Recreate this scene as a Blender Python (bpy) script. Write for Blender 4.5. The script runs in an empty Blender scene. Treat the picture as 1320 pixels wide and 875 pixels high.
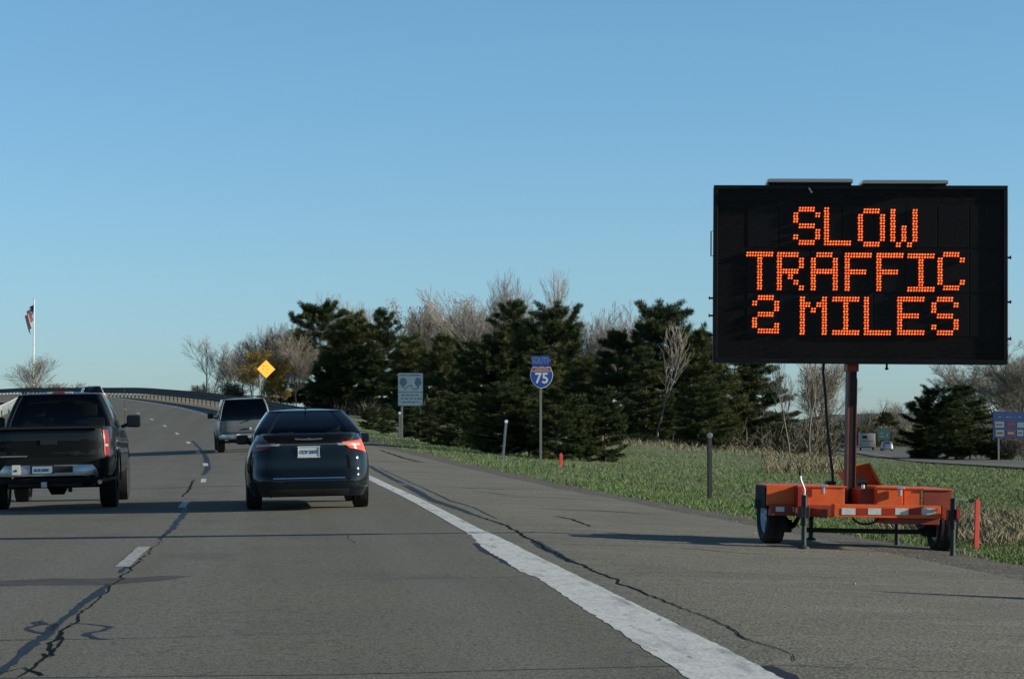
import bpy, bmesh, math, random
import numpy as np
from mathutils import Vector, Matrix
random.seed(7); rng=np.random.default_rng(7)
SC=bpy.context.scene; COL=SC.collection
R=math.radians

F=2840.0; CX,CY=660.0,437.5
K=.00089
YT=[-60,0,50,65,81,96,111,126,141,155.5,170,230,330,400,500,700,5000]
ZT=[0,0,0,.11,.316,.56,.914,1.31,1.73,2.19,2.62,4.2,5.95,6.5,6.2,5,5]
ys_=np.arange(-60,900,2.0); zz_=np.interp(ys_,YT,ZT); k_=np.ones(9)/9
zz_=np.convolve(np.pad(zz_,4,mode='edge'),k_,'valid')
def zr(y): return np.interp(y,ys_,zz_)
def c(y):
    a=np.maximum(0,np.minimum(y,450)-20); return -.5*K*a*a-K*430*np.maximum(0,y-450)
def sup(y): return np.interp(y,[0,45,80,130],[.015,.02,.04,.06])
def ss(t): t=np.clip(t,0,1); return t*t*(3-2*t)
def Z(x,y):
    x=np.asarray(x,float); y=np.asarray(y,float)
    u=x-c(y); z0=zr(y); s=sup(y)
    road=z0+s*(np.clip(u,-5.6,2.9)+1.34)
    sh=.04
    z=road-sh*(np.clip(u,2.9,6.6)-2.9)-.02*(-5.6-np.clip(u,-8.5,-5.6))
    base=np.interp(y,[0,25,60,110,200,300,420],[-.15,-.17,-.33,-.85,-1.85,-2.2,-2.8])
    r=np.maximum(u-6.6,0)
    zr_=np.maximum(z-np.interp(y,[30,60,120],[.09,.07,.08])*r, np.minimum(base,z))
    l=np.maximum(-8.5-u,0)
    zl=np.maximum(z-.1*l, np.minimum(base-.3,z))
    out=np.where(u>6.6,zr_,np.where(u<-8.5,zl,z))
    m=1.75*np.exp(-((u+15)/4.)**2-((y-222)/30.)**2)*ss(l/3)
    b=.5*np.exp(-((u-8.6)/1.0)**2)*ss((y-118)/12)*ss((460-y)/30)
    return out+m+b
YAW=math.atan(307/F); PIT=math.atan((552-CY)/F)
CAM=np.array([0,0,1.2+float(Z(0,0))])
def ray(px,py):
    a=(px-CX)/F; b=-(py-CY)/F
    # cam frame right,up,fwd
    cp,sp=math.cos(PIT),math.sin(PIT); f=cp-b*sp; u=sp+b*cp
    cy,sy=math.cos(YAW),math.sin(YAW)
    d=np.array([a*cy+f*sy, -a*sy+f*cy, u]); return d/np.linalg.norm(d)
def hit(px,py,off=0):
    d=ray(px,py); t=3.
    prev=t
    while t<3000:
        p=CAM+d*t
        if p[2]<float(Z(p[0],p[1]))+off:
            a,b=prev,t
            for _ in range(30):
                m=(a+b)/2; p=CAM+d*m
                if p[2]<float(Z(p[0],p[1]))+off: b=m
                else: a=m
            return CAM+d*b
        prev=t; t+=.25+t*.004
    return None
def proj(p):
    v=np.array(p,float)-CAM
    cy,sy=math.cos(YAW),math.sin(YAW); x=v[0]*cy-v[1]*sy; g=v[0]*sy+v[1]*cy
    cp,sp=math.cos(PIT),math.sin(PIT); f=g*cp+v[2]*sp; u=-g*sp+v[2]*cp
    return CX+F*x/f, CY-F*u/f, F/f

# ---------------------------------------------------------------- camera, sky, sun, exposure
cam=bpy.data.cameras.new('camera'); co=bpy.data.objects.new('camera',cam); COL.objects.link(co); SC.camera=co
cam.sensor_width=36; cam.lens=F/1320*36; cam.clip_end=20000; cam.clip_start=.1
co.location=CAM; co.rotation_euler=(math.pi/2+PIT,0,-YAW)
SUN_EL=R(15.3); SUN_BACK=R(13)
w=bpy.data.worlds.new('World'); SC.world=w; w.use_nodes=True
nt=w.node_tree; bg=nt.nodes['Background']; sky=nt.nodes.new('ShaderNodeTexSky')
sky.sky_type='NISHITA'; sky.sun_disc=False; sky.sun_elevation=SUN_EL; sky.sun_rotation=math.pi/2+SUN_BACK
sky.air_density=1.0; sky.dust_density=.25; sky.ozone_density=2.2; sky.altitude=200
tcw=nt.nodes.new('ShaderNodeTexCoord'); spw=nt.nodes.new('ShaderNodeSeparateXYZ'); nt.links.new(tcw.outputs['Generated'],spw.inputs[0])
rp=nt.nodes.new('ShaderNodeValToRGB'); nt.links.new(spw.outputs[2],rp.inputs[0]); cr=rp.color_ramp
for k_,(p_,c_) in enumerate(((0,(.425,.62,1.0)),(.09,(.52,.715,.93)),(.19,(.56,.785,.91)),(.45,(.32,.41,.47)),(1,(.18,.23,.27)))):
    e_=cr.elements[k_] if k_<2 else cr.elements.new(p_); e_.position=p_; e_.color=(*c_,1)
mxw=nt.nodes.new('ShaderNodeMix'); mxw.data_type='RGBA'; mxw.blend_type='MULTIPLY'; mxw.inputs[0].default_value=1
nt.links.new(sky.outputs[0],mxw.inputs[6]); nt.links.new(rp.outputs[0],mxw.inputs[7]); nt.links.new(mxw.outputs[2],bg.inputs[0]); bg.inputs[1].default_value=.15
sd=bpy.data.lights.new('sun','SUN'); so=bpy.data.objects.new('sun',sd); COL.objects.link(so)
sd.energy=5.0; sd.angle=R(.53); sd.color=(1,.94,.80)
tosun=Vector((math.cos(SUN_EL)*math.cos(SUN_BACK),-math.cos(SUN_EL)*math.sin(SUN_BACK),math.sin(SUN_EL)))
so.rotation_euler=tosun.to_track_quat('Z','Y').to_euler()
vs=SC.view_settings; SC.display_settings.display_device='sRGB'; vs.view_transform='Standard'; vs.look='None'; vs.exposure=0.2; vs.gamma=1; vs.use_curve_mapping=False
# ---------------------------------------------------------------- materials
def mat(name,col=(.5,.5,.5),rough=.6,metal=0,spec=.5,noise=None,bump=None,coat=0,emit=None,coords='Object',trans=0):
    """noise=[(scale,col2,lo,hi,detail),...] blends colour patches; bump=(scale,strength)"""
    m=bpy.data.materials.new(name); m.use_nodes=True; n=m.node_tree; b=n.nodes['Principled BSDF']
    b.inputs['Base Color'].default_value=(*col,1); b.inputs['Roughness'].default_value=rough; b.inputs['Metallic'].default_value=metal
    b.inputs['Specular IOR Level'].default_value=spec
    if coat: b.inputs['Coat Weight'].default_value=coat; b.inputs['Coat Roughness'].default_value=.025
    if emit: b.inputs['Emission Color'].default_value=(*emit[0],1); b.inputs['Emission Strength'].default_value=emit[1]
    tc=None
    if noise or bump: tc=n.nodes.new('ShaderNodeTexCoord')
    last=None
    for it in (noise or []):
        sc,c2,lo,hi=it[:4]; det=it[4] if len(it)>4 else 4; st=it[5] if len(it)>5 else None
        t=n.nodes.new('ShaderNodeTexNoise'); t.inputs['Scale'].default_value=sc; t.inputs['Detail'].default_value=det; t.inputs['Roughness'].default_value=.6
        if st:
            mp=n.nodes.new('ShaderNodeMapping'); mp.inputs['Scale'].default_value=st; n.links.new(tc.outputs[coords],mp.inputs[0]); n.links.new(mp.outputs[0],t.inputs['Vector'])
        else: n.links.new(tc.outputs[coords],t.inputs['Vector'])
        r=n.nodes.new('ShaderNodeMapRange'); r.inputs[1].default_value=lo; r.inputs[2].default_value=hi; n.links.new(t.outputs[0],r.inputs[0])
        mx=n.nodes.new('ShaderNodeMix'); mx.data_type='RGBA'; n.links.new(r.outputs[0],mx.inputs[0])
        if last: n.links.new(last,mx.inputs[6])
        else: mx.inputs[6].default_value=(*col,1)
        mx.inputs[7].default_value=(*c2,1); last=mx.outputs[2]
    if last: n.links.new(last,b.inputs['Base Color'])
    if bump:
        t=n.nodes.new('ShaderNodeTexNoise'); t.inputs['Scale'].default_value=bump[0]; t.inputs['Detail'].default_value=3; n.links.new(tc.outputs[coords],t.inputs['Vector'])
        bp=n.nodes.new('ShaderNodeBump'); bp.inputs['Strength'].default_value=bump[1]; bp.inputs['Distance'].default_value=bump[2] if len(bump)>2 else .01
        n.links.new(t.outputs[0],bp.inputs['Height']); n.links.new(bp.outputs[0],b.inputs['Normal'])
    return m
def glassmat(name,tint,refl=1.0):
    m=bpy.data.materials.new(name); m.use_nodes=True; n=m.node_tree; n.nodes.clear()
    o=n.nodes.new('ShaderNodeOutputMaterial'); mx=n.nodes.new('ShaderNodeMixShader'); fr=n.nodes.new('ShaderNodeFresnel'); fr.inputs[0].default_value=1.5
    tr=n.nodes.new('ShaderNodeBsdfTransparent'); tr.inputs[0].default_value=(*tint,1); gl=n.nodes.new('ShaderNodeBsdfGlossy'); gl.inputs['Roughness'].default_value=.02
    gl.inputs[0].default_value=(refl,refl,refl,1)
    n.links.new(fr.outputs[0],mx.inputs[0]); n.links.new(tr.outputs[0],mx.inputs[1]); n.links.new(gl.outputs[0],mx.inputs[2]); n.links.new(mx.outputs[0],o.inputs[0]); return m
M={}
M['asphalt']=mat('asphalt',(.178,.160,.110),.9,noise=[(.35,(.140,.132,.100),.4,.7,5),(.5,(.19,.18,.142),.42,.66,5,(2.6,.03,1)),(.8,(.10,.098,.085),.55,.75,5,(1,.4,1)),(24,(.060,.060,.052),.50,.68,3),(30,(.27,.26,.22),.58,.74,3)],bump=(60,.6,.008))
M['shoulder']=mat('shoulder_asphalt',(.205,.188,.138),.93,noise=[(.5,(.165,.153,.116),.42,.65,6),(.9,(.25,.235,.18),.5,.7,5,(.5,2.2,1)),(22,(.075,.072,.058),.50,.68,3),(28,(.33,.31,.26),.58,.74,3)],bump=(45,.8,.012))
M['gravel']=mat('gravel',(.17,.15,.115),.95,noise=[(2.2,(.11,.10,.075),.4,.65,5),(22,(.05,.046,.04),.45,.65,3),(30,(.30,.28,.25),.62,.74,2)],bump=(26,1,.03))
M['asphalt_far']=mat('asphalt_pale',(.135,.125,.108),.9,noise=[(.3,(.11,.10,.09),.4,.65,5,(1,.2,1))])
M['tar']=mat('tar',(.013,.018,.026),.6,spec=.4,noise=[(9,(.03,.032,.036),.5,.7)],bump=(30,.3,.004))
M['crack']=mat('crack',(.006,.006,.006),1,spec=.1)
M['stain']=mat('stain',(.060,.058,.052),.9,noise=[(30,(.03,.03,.028),.5,.72,2),(4,(.085,.08,.073),.45,.65)],bump=(60,.6,.008))
M['paint']=mat('road_paint',(.84,.83,.77),.7,noise=[(5,(.66,.66,.63),.45,.7,6,(2,.7,1)),(2.2,(.36,.36,.35),.54,.70,8,(4,.45,1)),(14,(.22,.22,.21),.60,.70,6,(1,.4,1)),(40,(.40,.40,.38),.5,.75,2)],bump=(50,.4,.005))
M['paint_worn']=mat('road_paint_worn',(.50,.50,.475),.75,noise=[(14,(.10,.10,.095),.53,.62,6),(40,(.3,.3,.29),.5,.75,2)],bump=(50,.4,.005))
M['yellow_paint']=mat('yellow_paint',(.55,.36,.05),.7,noise=[(12,(.3,.22,.06),.5,.7,5)])
M['ground']=mat('ground',(.125,.17,.060),.95,noise=[(.35,(.16,.145,.085),.46,.62,6),(1.6,(.18,.165,.10),.5,.66,6),(.12,(.085,.135,.04),.5,.62,3),(9,(.06,.07,.032),.5,.7,4)],bump=(6,1,.08))
M['grass']=mat('grass_blades',(.11,.20,.045),.8,noise=[(.4,(.15,.185,.07),.42,.62,5),(2.5,(.17,.155,.09),.55,.65,4),(14,(.10,.18,.04),.45,.65,2)])
M['drygrass']=mat('dry_grass',(.27,.225,.14),.85,noise=[(6,(.15,.13,.07),.4,.65,4),(.8,(.10,.11,.04),.55,.7,4)])
M['bark']=mat('bark',(.075,.062,.05),.95,noise=[(8,(.035,.03,.026),.4,.7,5,(1,1,.2))],bump=(20,.8,.02))
M['palebark']=mat('pale_bark',(.19,.165,.135),.9,noise=[(3,(.10,.088,.072),.4,.7,4)])
M['twig']=mat('twigs',(.22,.20,.16),.9,noise=[(.6,(.29,.265,.205),.4,.65,3)])
M['twig_pale']=mat('twigs_pale',(.36,.32,.27),.9,noise=[(.6,(.24,.205,.165),.4,.65,3)])
M['willow']=mat('willow_buds',(.34,.22,.045),.8,noise=[(1,(.16,.15,.04),.45,.6,3)])
M['redbud']=mat('reddish_buds',(.26,.16,.10),.85)
M['needle']=mat('pine_needles',(.058,.082,.027),.8,spec=.2,noise=[(.5,(.120,.132,.042),.45,.62,4),(3,(.028,.042,.018),.45,.65,3)])
M['needle2']=mat('pine_needles_yellowish',(.098,.112,.036),.8,spec=.2,noise=[(.5,(.155,.155,.055),.45,.62,4),(3,(.05,.06,.024),.45,.65,3)])
M['scrub']=mat('scrub',(.085,.07,.05),.95,noise=[(.5,(.13,.11,.075),.4,.6,5),(.22,(.05,.055,.03),.5,.6,4)])
M['galv']=mat('galvanised_steel',(.30,.31,.31),.5,.7,noise=[(5,(.20,.205,.205),.4,.7,4)])
M['galv_dark']=mat('weathered_steel',(.030,.032,.035),.75,.2,noise=[(2,(.09,.085,.08),.5,.7,5)])
M['galv_bright']=mat('bright_steel',(.55,.55,.54),.5,.3,noise=[(3,(.40,.40,.39),.4,.7,4)])
M['postwood']=mat('post_wood',(.24,.215,.175),.9,noise=[(3,(.14,.12,.10),.4,.7,4)])
M['signpost']=mat('sign_post_steel',(.20,.20,.18),.7,.3)
M['darkpost']=mat('dark_post_steel',(.045,.055,.050),.7,.2,noise=[(8,(.08,.085,.075),.5,.7)])
M['blue']=mat('sign_blue',(.012,.055,.30),.55,noise=[(6,(.018,.065,.33),.4,.6)])
M['navy']=mat('sign_navy',(.004,.035,.14),.6,noise=[(4,(.005,.042,.16),.4,.6)])  # services sign blue, darkened to carry the shade on its face
M['redsign']=mat('sign_red',(.28,.035,.03),.6)
M['whitesign']=mat('sign_white',(.62,.64,.63),.6)
M['shadedwhite']=mat('shaded_white',(.20,.24,.25),.7)  # logo white with the services sign's shade put into the colour
M['shadedred']=mat('shaded_red',(.13,.02,.02),.7)  # logo red with the same shade put into the colour
M['plateink']=mat('plate_pale_blue',(.28,.38,.45),.5)
M['palebluesign']=mat('sign_pale_blue',(.17,.25,.29),.6,noise=[(5,(.13,.21,.27),.4,.6,5)])
M['darkbluemark']=mat('sign_dark_blue',(.03,.08,.14),.6)
M['greensign']=mat('sign_green',(.02,.075,.085),.6)
M['yellowsign']=mat('sign_amber',(.90,.47,.004),.5,noise=[(3,(.93,.50,.01),.4,.6)])
M['redborder']=mat('sign_border_red',(.40,.07,.02),.6)
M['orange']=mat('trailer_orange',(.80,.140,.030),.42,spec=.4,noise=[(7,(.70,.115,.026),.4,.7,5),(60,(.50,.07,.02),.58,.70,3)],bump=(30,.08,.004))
M['orange_dark']=mat('trailer_orange_dark',(.30,.045,.02),.5,noise=[(5,(.20,.03,.015),.4,.7,5)])  # darker trailer orange, also carries the shade on the recessed bar
M['redtape']=mat('tape_red',(.38,.025,.01),.4)
M['whitetape']=mat('tape_white',(.66,.68,.64),.35,noise=[(20,(.55,.56,.52),.4,.7)])
M['board']=mat('board_black',(.010,.010,.010),.6,spec=.25,noise=[(2,(.020,.020,.019),.4,.7,5)])
M['boardface']=mat('board_face_black',(.010,.010,.010),.8,spec=.15,noise=[(1.3,(.018,.016,.015),.4,.7,4),(60,(.026,.017,.014),.5,.6,2,(.2,1,1.8))],bump=(90,.5,.004))
M['module']=mat('display_module_black',(.011,.0105,.0105),.7,spec=.2,noise=[(70,(.024,.019,.017),.5,.65,2)])
M['blackmetal']=mat('black_metal',(.012,.012,.013),.5,.3,noise=[(9,(.025,.024,.022),.5,.7)])
M['rubber']=mat('tyre_rubber',(.014,.014,.014),.85,noise=[(8,(.03,.028,.025),.5,.75,4)],bump=(40,.4,.01))
M['cable']=mat('cable_black',(.012,.012,.012),.6)
M['zinc']=mat('zinc',(.62,.63,.62),.35,.8)
M['rimpale']=mat('trailer_rim',(.42,.46,.52),.5,.1)
M['rim']=mat('alloy_rim',(.25,.25,.26),.4,.8)
M['glow']=mat('led_orange',(.8,.2,.05),.5,emit=((1,.12,.02),1.2))
M['solar']=mat('solar_glass',(.012,.016,.03),.12)
M['alu']=mat('aluminium_frame',(.55,.55,.50),.45,.6)
M['stake']=mat('stake_red',(.62,.06,.04),.5)
M['reflector']=mat('reflector_white',(.75,.78,.78),.25)
M['carpaint']=mat('car_paint_slate',(.003,.006,.010),.7,.0,spec=.05,coat=.75)
M['truckpaint']=mat('truck_paint_black',(.004,.005,.006),.6,.0,spec=.2,coat=.5)
M['suvpaint']=mat('suv_paint_pewter',(.17,.175,.165),.42,.35,coat=.35,noise=[(2,(.17,.17,.165),.4,.7)])
M['silver']=mat('paint_silver',(.32,.33,.34),.35,.4,coat=.6)
M['whitepaint']=mat('paint_white_blue',(.42,.47,.52),.35,.1,coat=.6)
M['rvpaint']=mat('rv_cream',(.48,.44,.36),.6,noise=[(.8,(.42,.38,.31),.4,.7)])
M['rvstripe']=mat('rv_brown_stripe',(.10,.08,.06),.6)
M['chrome']=mat('chrome',(.62,.64,.66),.16,1)
M['dullchrome']=mat('dull_chrome',(.62,.62,.60),.36,.85,noise=[(3,(.42,.42,.40),.4,.7,5)])
M['plastic']=mat('black_plastic',(.013,.013,.014),.55)
M['interior']=mat('interior_dark',(.016,.016,.018),.8)
M['taillight']=mat('tail_lens_red',(.24,.012,.010),.3)
M['taillight_dark']=mat('tail_lens_dark_red',(.20,.010,.010),.35)
M['taillit']=mat('tail_lens_lit',(.6,.05,.02),.15,emit=((1,.10,.03),.75))
M['clearlens']=mat('clear_lens',(.36,.38,.39),.3)
M['amberlens']=mat('amber_lens',(.6,.15,.02),.15)
M['plate']=mat('plate_white',(.55,.64,.66),.45)
M['plateblue']=mat('plate_blue_ink',(.03,.09,.22),.5)
M['glass']=glassmat('tinted_glass',(.62,.68,.65)); M['darkglass']=glassmat('dark_glass',(.10,.11,.11),.8)
M['midglass']=glassmat('mid_glass',(.42,.46,.44),.9)
M['flagpole']=mat('flagpole_white',(.78,.78,.76),.4)
M['hill']=mat('hill_woods',(.075,.085,.085),1,noise=[(.02,(.055,.065,.06),.4,.65,6)])
M['pebble']=mat('pebbles',(.40,.38,.34),.9,noise=[(3,(.2,.19,.17),.4,.7)])
nn_=M['glow'].node_tree; b0=nn_.nodes['Principled BSDF']; t0=nn_.nodes.new('ShaderNodeTexNoise'); t0.inputs['Scale'].default_value=26; t0.inputs['Detail'].default_value=2; c0=nn_.nodes.new('ShaderNodeTexCoord'); r0_=nn_.nodes.new('ShaderNodeMapRange'); r0_.inputs[1].default_value=.35; r0_.inputs[2].default_value=.65; r0_.inputs[3].default_value=.8; r0_.inputs[4].default_value=1.75
nn_.links.new(c0.outputs['Object'],t0.inputs['Vector']); nn_.links.new(t0.outputs[0],r0_.inputs[0]); nn_.links.new(r0_.outputs[0],b0.inputs['Emission Strength'])
# ---------------------------------------------------------------- mesh helpers
def link(name,me,m,parent=None,smooth=False):
    o=bpy.data.objects.new(name,me); COL.objects.link(o)
    if m is not None:
        for k in (m if isinstance(m,(list,tuple)) else [m]): me.materials.append(M[k] if isinstance(k,str) else k)
    if parent is not None: o.parent=parent
    if smooth: me.polygons.foreach_set('use_smooth',[True]*len(me.polygons))
    return o
def tag(o,label=None,cat=None,group=None,kind=None):
    if label: o['label']=label
    if cat: o['category']=cat
    if group: o['group']=group
    if kind: o['kind']=kind
    return o
def empty(name,loc,label=None,cat=None,group=None,rz=0,rot=None):
    o=bpy.data.objects.new(name,None); COL.objects.link(o); o.location=loc; o.rotation_euler=rot if rot else (0,0,rz); o.empty_display_size=.2
    return tag(o,label,cat,group)
def children(o): return [c_ for c_ in bpy.data.objects if c_.parent==o]
def copy_tree(o,parent=None):
    n=o.copy(); COL.objects.link(n); n.parent=parent
    for ch in children(o): copy_tree(ch,n)
    return n
class MB:
    def __init__(s): s.v=[]; s.f=[]; s.mi=[]
    def add(s,vs_,fs,mi=0):
        b=len(s.v); s.v+= [tuple(p) for p in vs_]; s.f+=[tuple(i+b for i in f) for f in fs]; s.mi+=[mi]*len(fs); return s
    def box(s,c_,d,rot=None,bev=0,mi=0):
        x,y,z=[k/2 for k in d]
        if bev>0:
            bm=bmesh.new(); bmesh.ops.create_cube(bm,size=1); bmesh.ops.scale(bm,vec=d,verts=bm.verts)
            bmesh.ops.bevel(bm,geom=bm.edges[:],offset=bev,segments=2,affect='EDGES',profile=.6)
            vs_=[v.co.copy() for v in bm.verts]; bm.verts.index_update(); fs=[[v.index for v in f.verts] for f in bm.faces]; bm.free()
        else:
            vs_=[Vector(p) for p in [(-x,-y,-z),(x,-y,-z),(x,y,-z),(-x,y,-z),(-x,-y,z),(x,-y,z),(x,y,z),(-x,y,z)]]
            fs=[(0,3,2,1),(4,5,6,7),(0,1,5,4),(1,2,6,5),(2,3,7,6),(3,0,4,7)]
        if rot is not None:
            q=rot if isinstance(rot,Matrix) else Matrix.Rotation(rot,3,'Z')
            vs_=[q@p for p in vs_]
        return s.add([p+Vector(c_) for p in vs_],fs,mi)
    def tube(s,pts,r,n=8,cap=True,mi=0):
        pts=[Vector(p) for p in pts]; rs=r if isinstance(r,(list,tuple)) else [r]*len(pts); vs_=[]; fs=[]
        for i,p in enumerate(pts):
            t=(pts[min(i+1,len(pts)-1)]-pts[max(i-1,0)]).normalized(); a=t.orthogonal().normalized() if i==0 else (a-t*a.dot(t)).normalized(); b=t.cross(a)
            for k in range(n):
                g=2*math.pi*k/n; vs_.append(p+(a*math.cos(g)+b*math.sin(g))*rs[i])
        for i in range(len(pts)-1):
            for k in range(n): fs.append((i*n+k,i*n+(k+1)%n,(i+1)*n+(k+1)%n,(i+1)*n+k))
        if cap: fs.append(tuple(range(n))[::-1]); fs.append(tuple((len(pts)-1)*n+k for k in range(n)))
        return s.add(vs_,fs,mi)
    def lathe(s,prof,axis='X',n=32,c_=(0,0,0),mi=0,closed=False):
        vs_=[];fs=[]
        for (a,r) in prof:
            for k in range(n):
                g=2*math.pi*k/n; p={'X':(a,r*math.cos(g),r*math.sin(g)),'Y':(r*math.cos(g),a,r*math.sin(g)),'Z':(r*math.cos(g),r*math.sin(g),a)}[axis]
                vs_.append(Vector(p)+Vector(c_))
        m_=len(prof)
        for i in range(m_ if closed else m_-1):
            j=(i+1)%m_
            for k in range(n): fs.append((i*n+k,i*n+(k+1)%n,j*n+(k+1)%n,j*n+k))
        if not closed: fs.append(tuple(range(n))[::-1]); fs.append(tuple((m_-1)*n+k for k in range(n)))
        return s.add(vs_,fs,mi)
    def prism(s,poly,y0,y1,mi=0):
        n=len(poly); vs_=[(x,y0,z) for x,z in poly]+[(x,y1,z) for x,z in poly]
        fs=[tuple(range(n)),tuple(range(2*n-1,n-1,-1))]+[(i,i+n,(i+1)%n+n,(i+1)%n) for i in range(n)]
        return s.add(vs_,fs,mi)
    def build(s,name,m,parent=None,smooth=False,fix=True):
        me=bpy.data.meshes.new(name); me.from_pydata(s.v,[],s.f)
        if len(set(s.mi))>1: me.polygons.foreach_set('material_index',s.mi)
        if fix:
            bm=bmesh.new(); bm.from_mesh(me); bmesh.ops.recalc_face_normals(bm,faces=bm.faces); bm.to_mesh(me); bm.free()
        me.update(); o=link(name,me,m,parent,smooth)
        if smooth=='auto' or smooth:
            try: me.set_sharp_from_angle(angle=R(38))
            except Exception: pass
        return o
def np_mesh(name,v,f,m,parent=None,mi=None,smooth=False):
    v=np.asarray(v,np.float32); f=np.asarray(f,np.int32); me=bpy.data.meshes.new(name)
    me.vertices.add(len(v)); me.vertices.foreach_set('co',v.ravel()); k=f.shape[1]
    me.loops.add(f.size); me.loops.foreach_set('vertex_index',f.ravel()); me.polygons.add(len(f)); me.polygons.foreach_set('loop_start',np.arange(0,f.size,k,dtype=np.int32))
    me.update(calc_edges=True)
    o=link(name,me,m,parent,smooth)
    if mi is not None: me.polygons.foreach_set('material_index',np.asarray(mi,np.int32))
    return o
def text(body,size,m,parent,loc,rot=(math.pi/2,0,0),name='lettering',ext=.002,sx=1,align='CENTER',bold=0):
    cu=bpy.data.curves.new('t','FONT'); cu.body=body; cu.size=size; cu.extrude=ext; cu.align_x=align; cu.align_y='CENTER'; cu.offset=bold; cu.resolution_u=3
    to=bpy.data.objects.new('t',cu); COL.objects.link(to); dg=bpy.context.evaluated_depsgraph_get(); me=bpy.data.meshes.new_from_object(to.evaluated_get(dg))
    bpy.data.objects.remove(to); me.materials.clear(); o=link(name,me,m,parent); o.location=loc; o.rotation_euler=rot; o.scale=(sx,1,1); return o
# ---------------------------------------------------------------- ground, road
def grid(name,us,ys,m,dz=0,fn=None,smooth=True):
    U,Y=np.meshgrid(us,ys); X=U+c(Y); Zz=Z(X,Y)+(dz(U,Y) if callable(dz) else dz)
    if fn: X=fn(U,Y)+c(Y); Zz=Z(X,Y)+(dz(U,Y) if callable(dz) else dz)
    v=np.stack([X,Y,Zz],-1).reshape(-1,3); a,b=len(ys),len(us); i=np.arange(a-1)[:,None]*b+np.arange(b-1)[None]; i=i.ravel()
    f=np.stack([i,i+1,i+b+1,i+b],1); return tag(np_mesh(name,v,f,m,smooth=smooth),kind='structure')
ysr=np.concatenate([np.arange(-60,460,2.0),np.arange(460,900,10.)])
grid('road',[-5.6,-3.5,-1.34,.8,2.33],ysr,'asphalt')
wob=np.interp(ysr,np.arange(-60,900,1.5),rng.normal(0,.09,640))
grid('shoulder',[2.33,2.9,4,5.2,6.3],ysr,'shoulder',0,lambda U,Y: np.where(U>6.2,U+wob[:,None],U))
grid('left_shoulder',[-8.5,-7,-5.6],ysr,'shoulder')
ysg=np.arange(-20,160,.5); w1=np.interp(ysg,np.arange(-20,160,.8),rng.normal(0,.22,225)); w0=np.interp(ysg,np.arange(-20,160,2.),rng.normal(0,.2,90))
grid('gravel_verge',[6.1,6.6,7.2],ysg,'gravel',lambda U,Y: np.where(U<6.3,-.006,.008),lambda U,Y: np.where(U>7,U+.1+(w1+w0)[:,None]+.5*np.exp(-((Y-23)/5.)**2),U))
yt=np.concatenate([np.arange(-60,-20,8.),np.arange(-20,60,1.),np.arange(60,460,4.),np.arange(460,1000,40.),[1200,1600,2200,3000,4500,7000]])
ut=np.concatenate([[-4000,-2000,-900,-400,-200,-100,-60,-40,-30,-25],np.arange(-22,-8.6,1.),[-8.6,-8.4,-5,0,3,6.2,6.5],np.arange(7,14,.5),np.arange(14,40,1.5),np.arange(40,120,4.),[130,160,200,300,500,900,2000,4000]])
def dzg(U,Y):
    inn=(U>-8.55)&(U<6.4); n=.03*np.sin(U*1.7+Y*.6)*np.sin(Y*.43-U*.9)*(U>7.5)*(U<60)
    return np.where(inn,-.08,n)
grid('ground',ut,yt,'ground',dzg)
def opp(y,e): return 36+(y-103)*.224+e*11.2
ya=np.concatenate([np.arange(-40,520,6.)]); X=np.stack([opp(ya,e) for e in (0,.5,1)],1); Y=np.repeat(ya[:,None],3,1)
Zo=Z(X,Y)+.10; v=np.stack([X,Y,Zo],-1).reshape(-1,3); i=(np.arange(len(ya)-1)[:,None]*3+np.arange(2)).ravel()
tag(np_mesh('opposite_road',v,np.stack([i,i+1,i+4,i+3],1),'asphalt_far',smooth=True),kind='structure')
for e,mm in ((.13,'paint'),(.9,'yellow_paint')):
    xx=opp(ya,e); vv=[];
    for x_,y_ in zip(xx,ya): vv+=[(x_-.08,y_,float(Z(x_,y_))+.115),(x_+.08,y_,float(Z(x_,y_))+.115)]
    n_=len(ya); tag(np_mesh('edge_line',vv,[(2*k,2*k+1,2*k+3,2*k+2) for k in range(n_-1)],mm),kind='structure')
# low distant hill and woods
hx=np.linspace(-1500,3500,160); hz=np.array([9+6*math.sin(x*.0021+1)+3*math.sin(x*.007)+2*math.sin(x*.021) for x in hx])+np.where((hx>550)&(hx<1400),5,0)
vv=[];ff=[]
for k,x_ in enumerate(hx): vv+=[(x_,1900,-3),(x_,2050,hz[k]*.7),(x_,2250,hz[k]),(x_,2700,-4)]
for k in range(len(hx)-1):
    for j in range(3): ff.append((4*k+j,4*k+4+j,4*k+5+j,4*k+1+j))
tag(np_mesh('hills',vv,ff,'hill',smooth=True),kind='structure')
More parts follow.
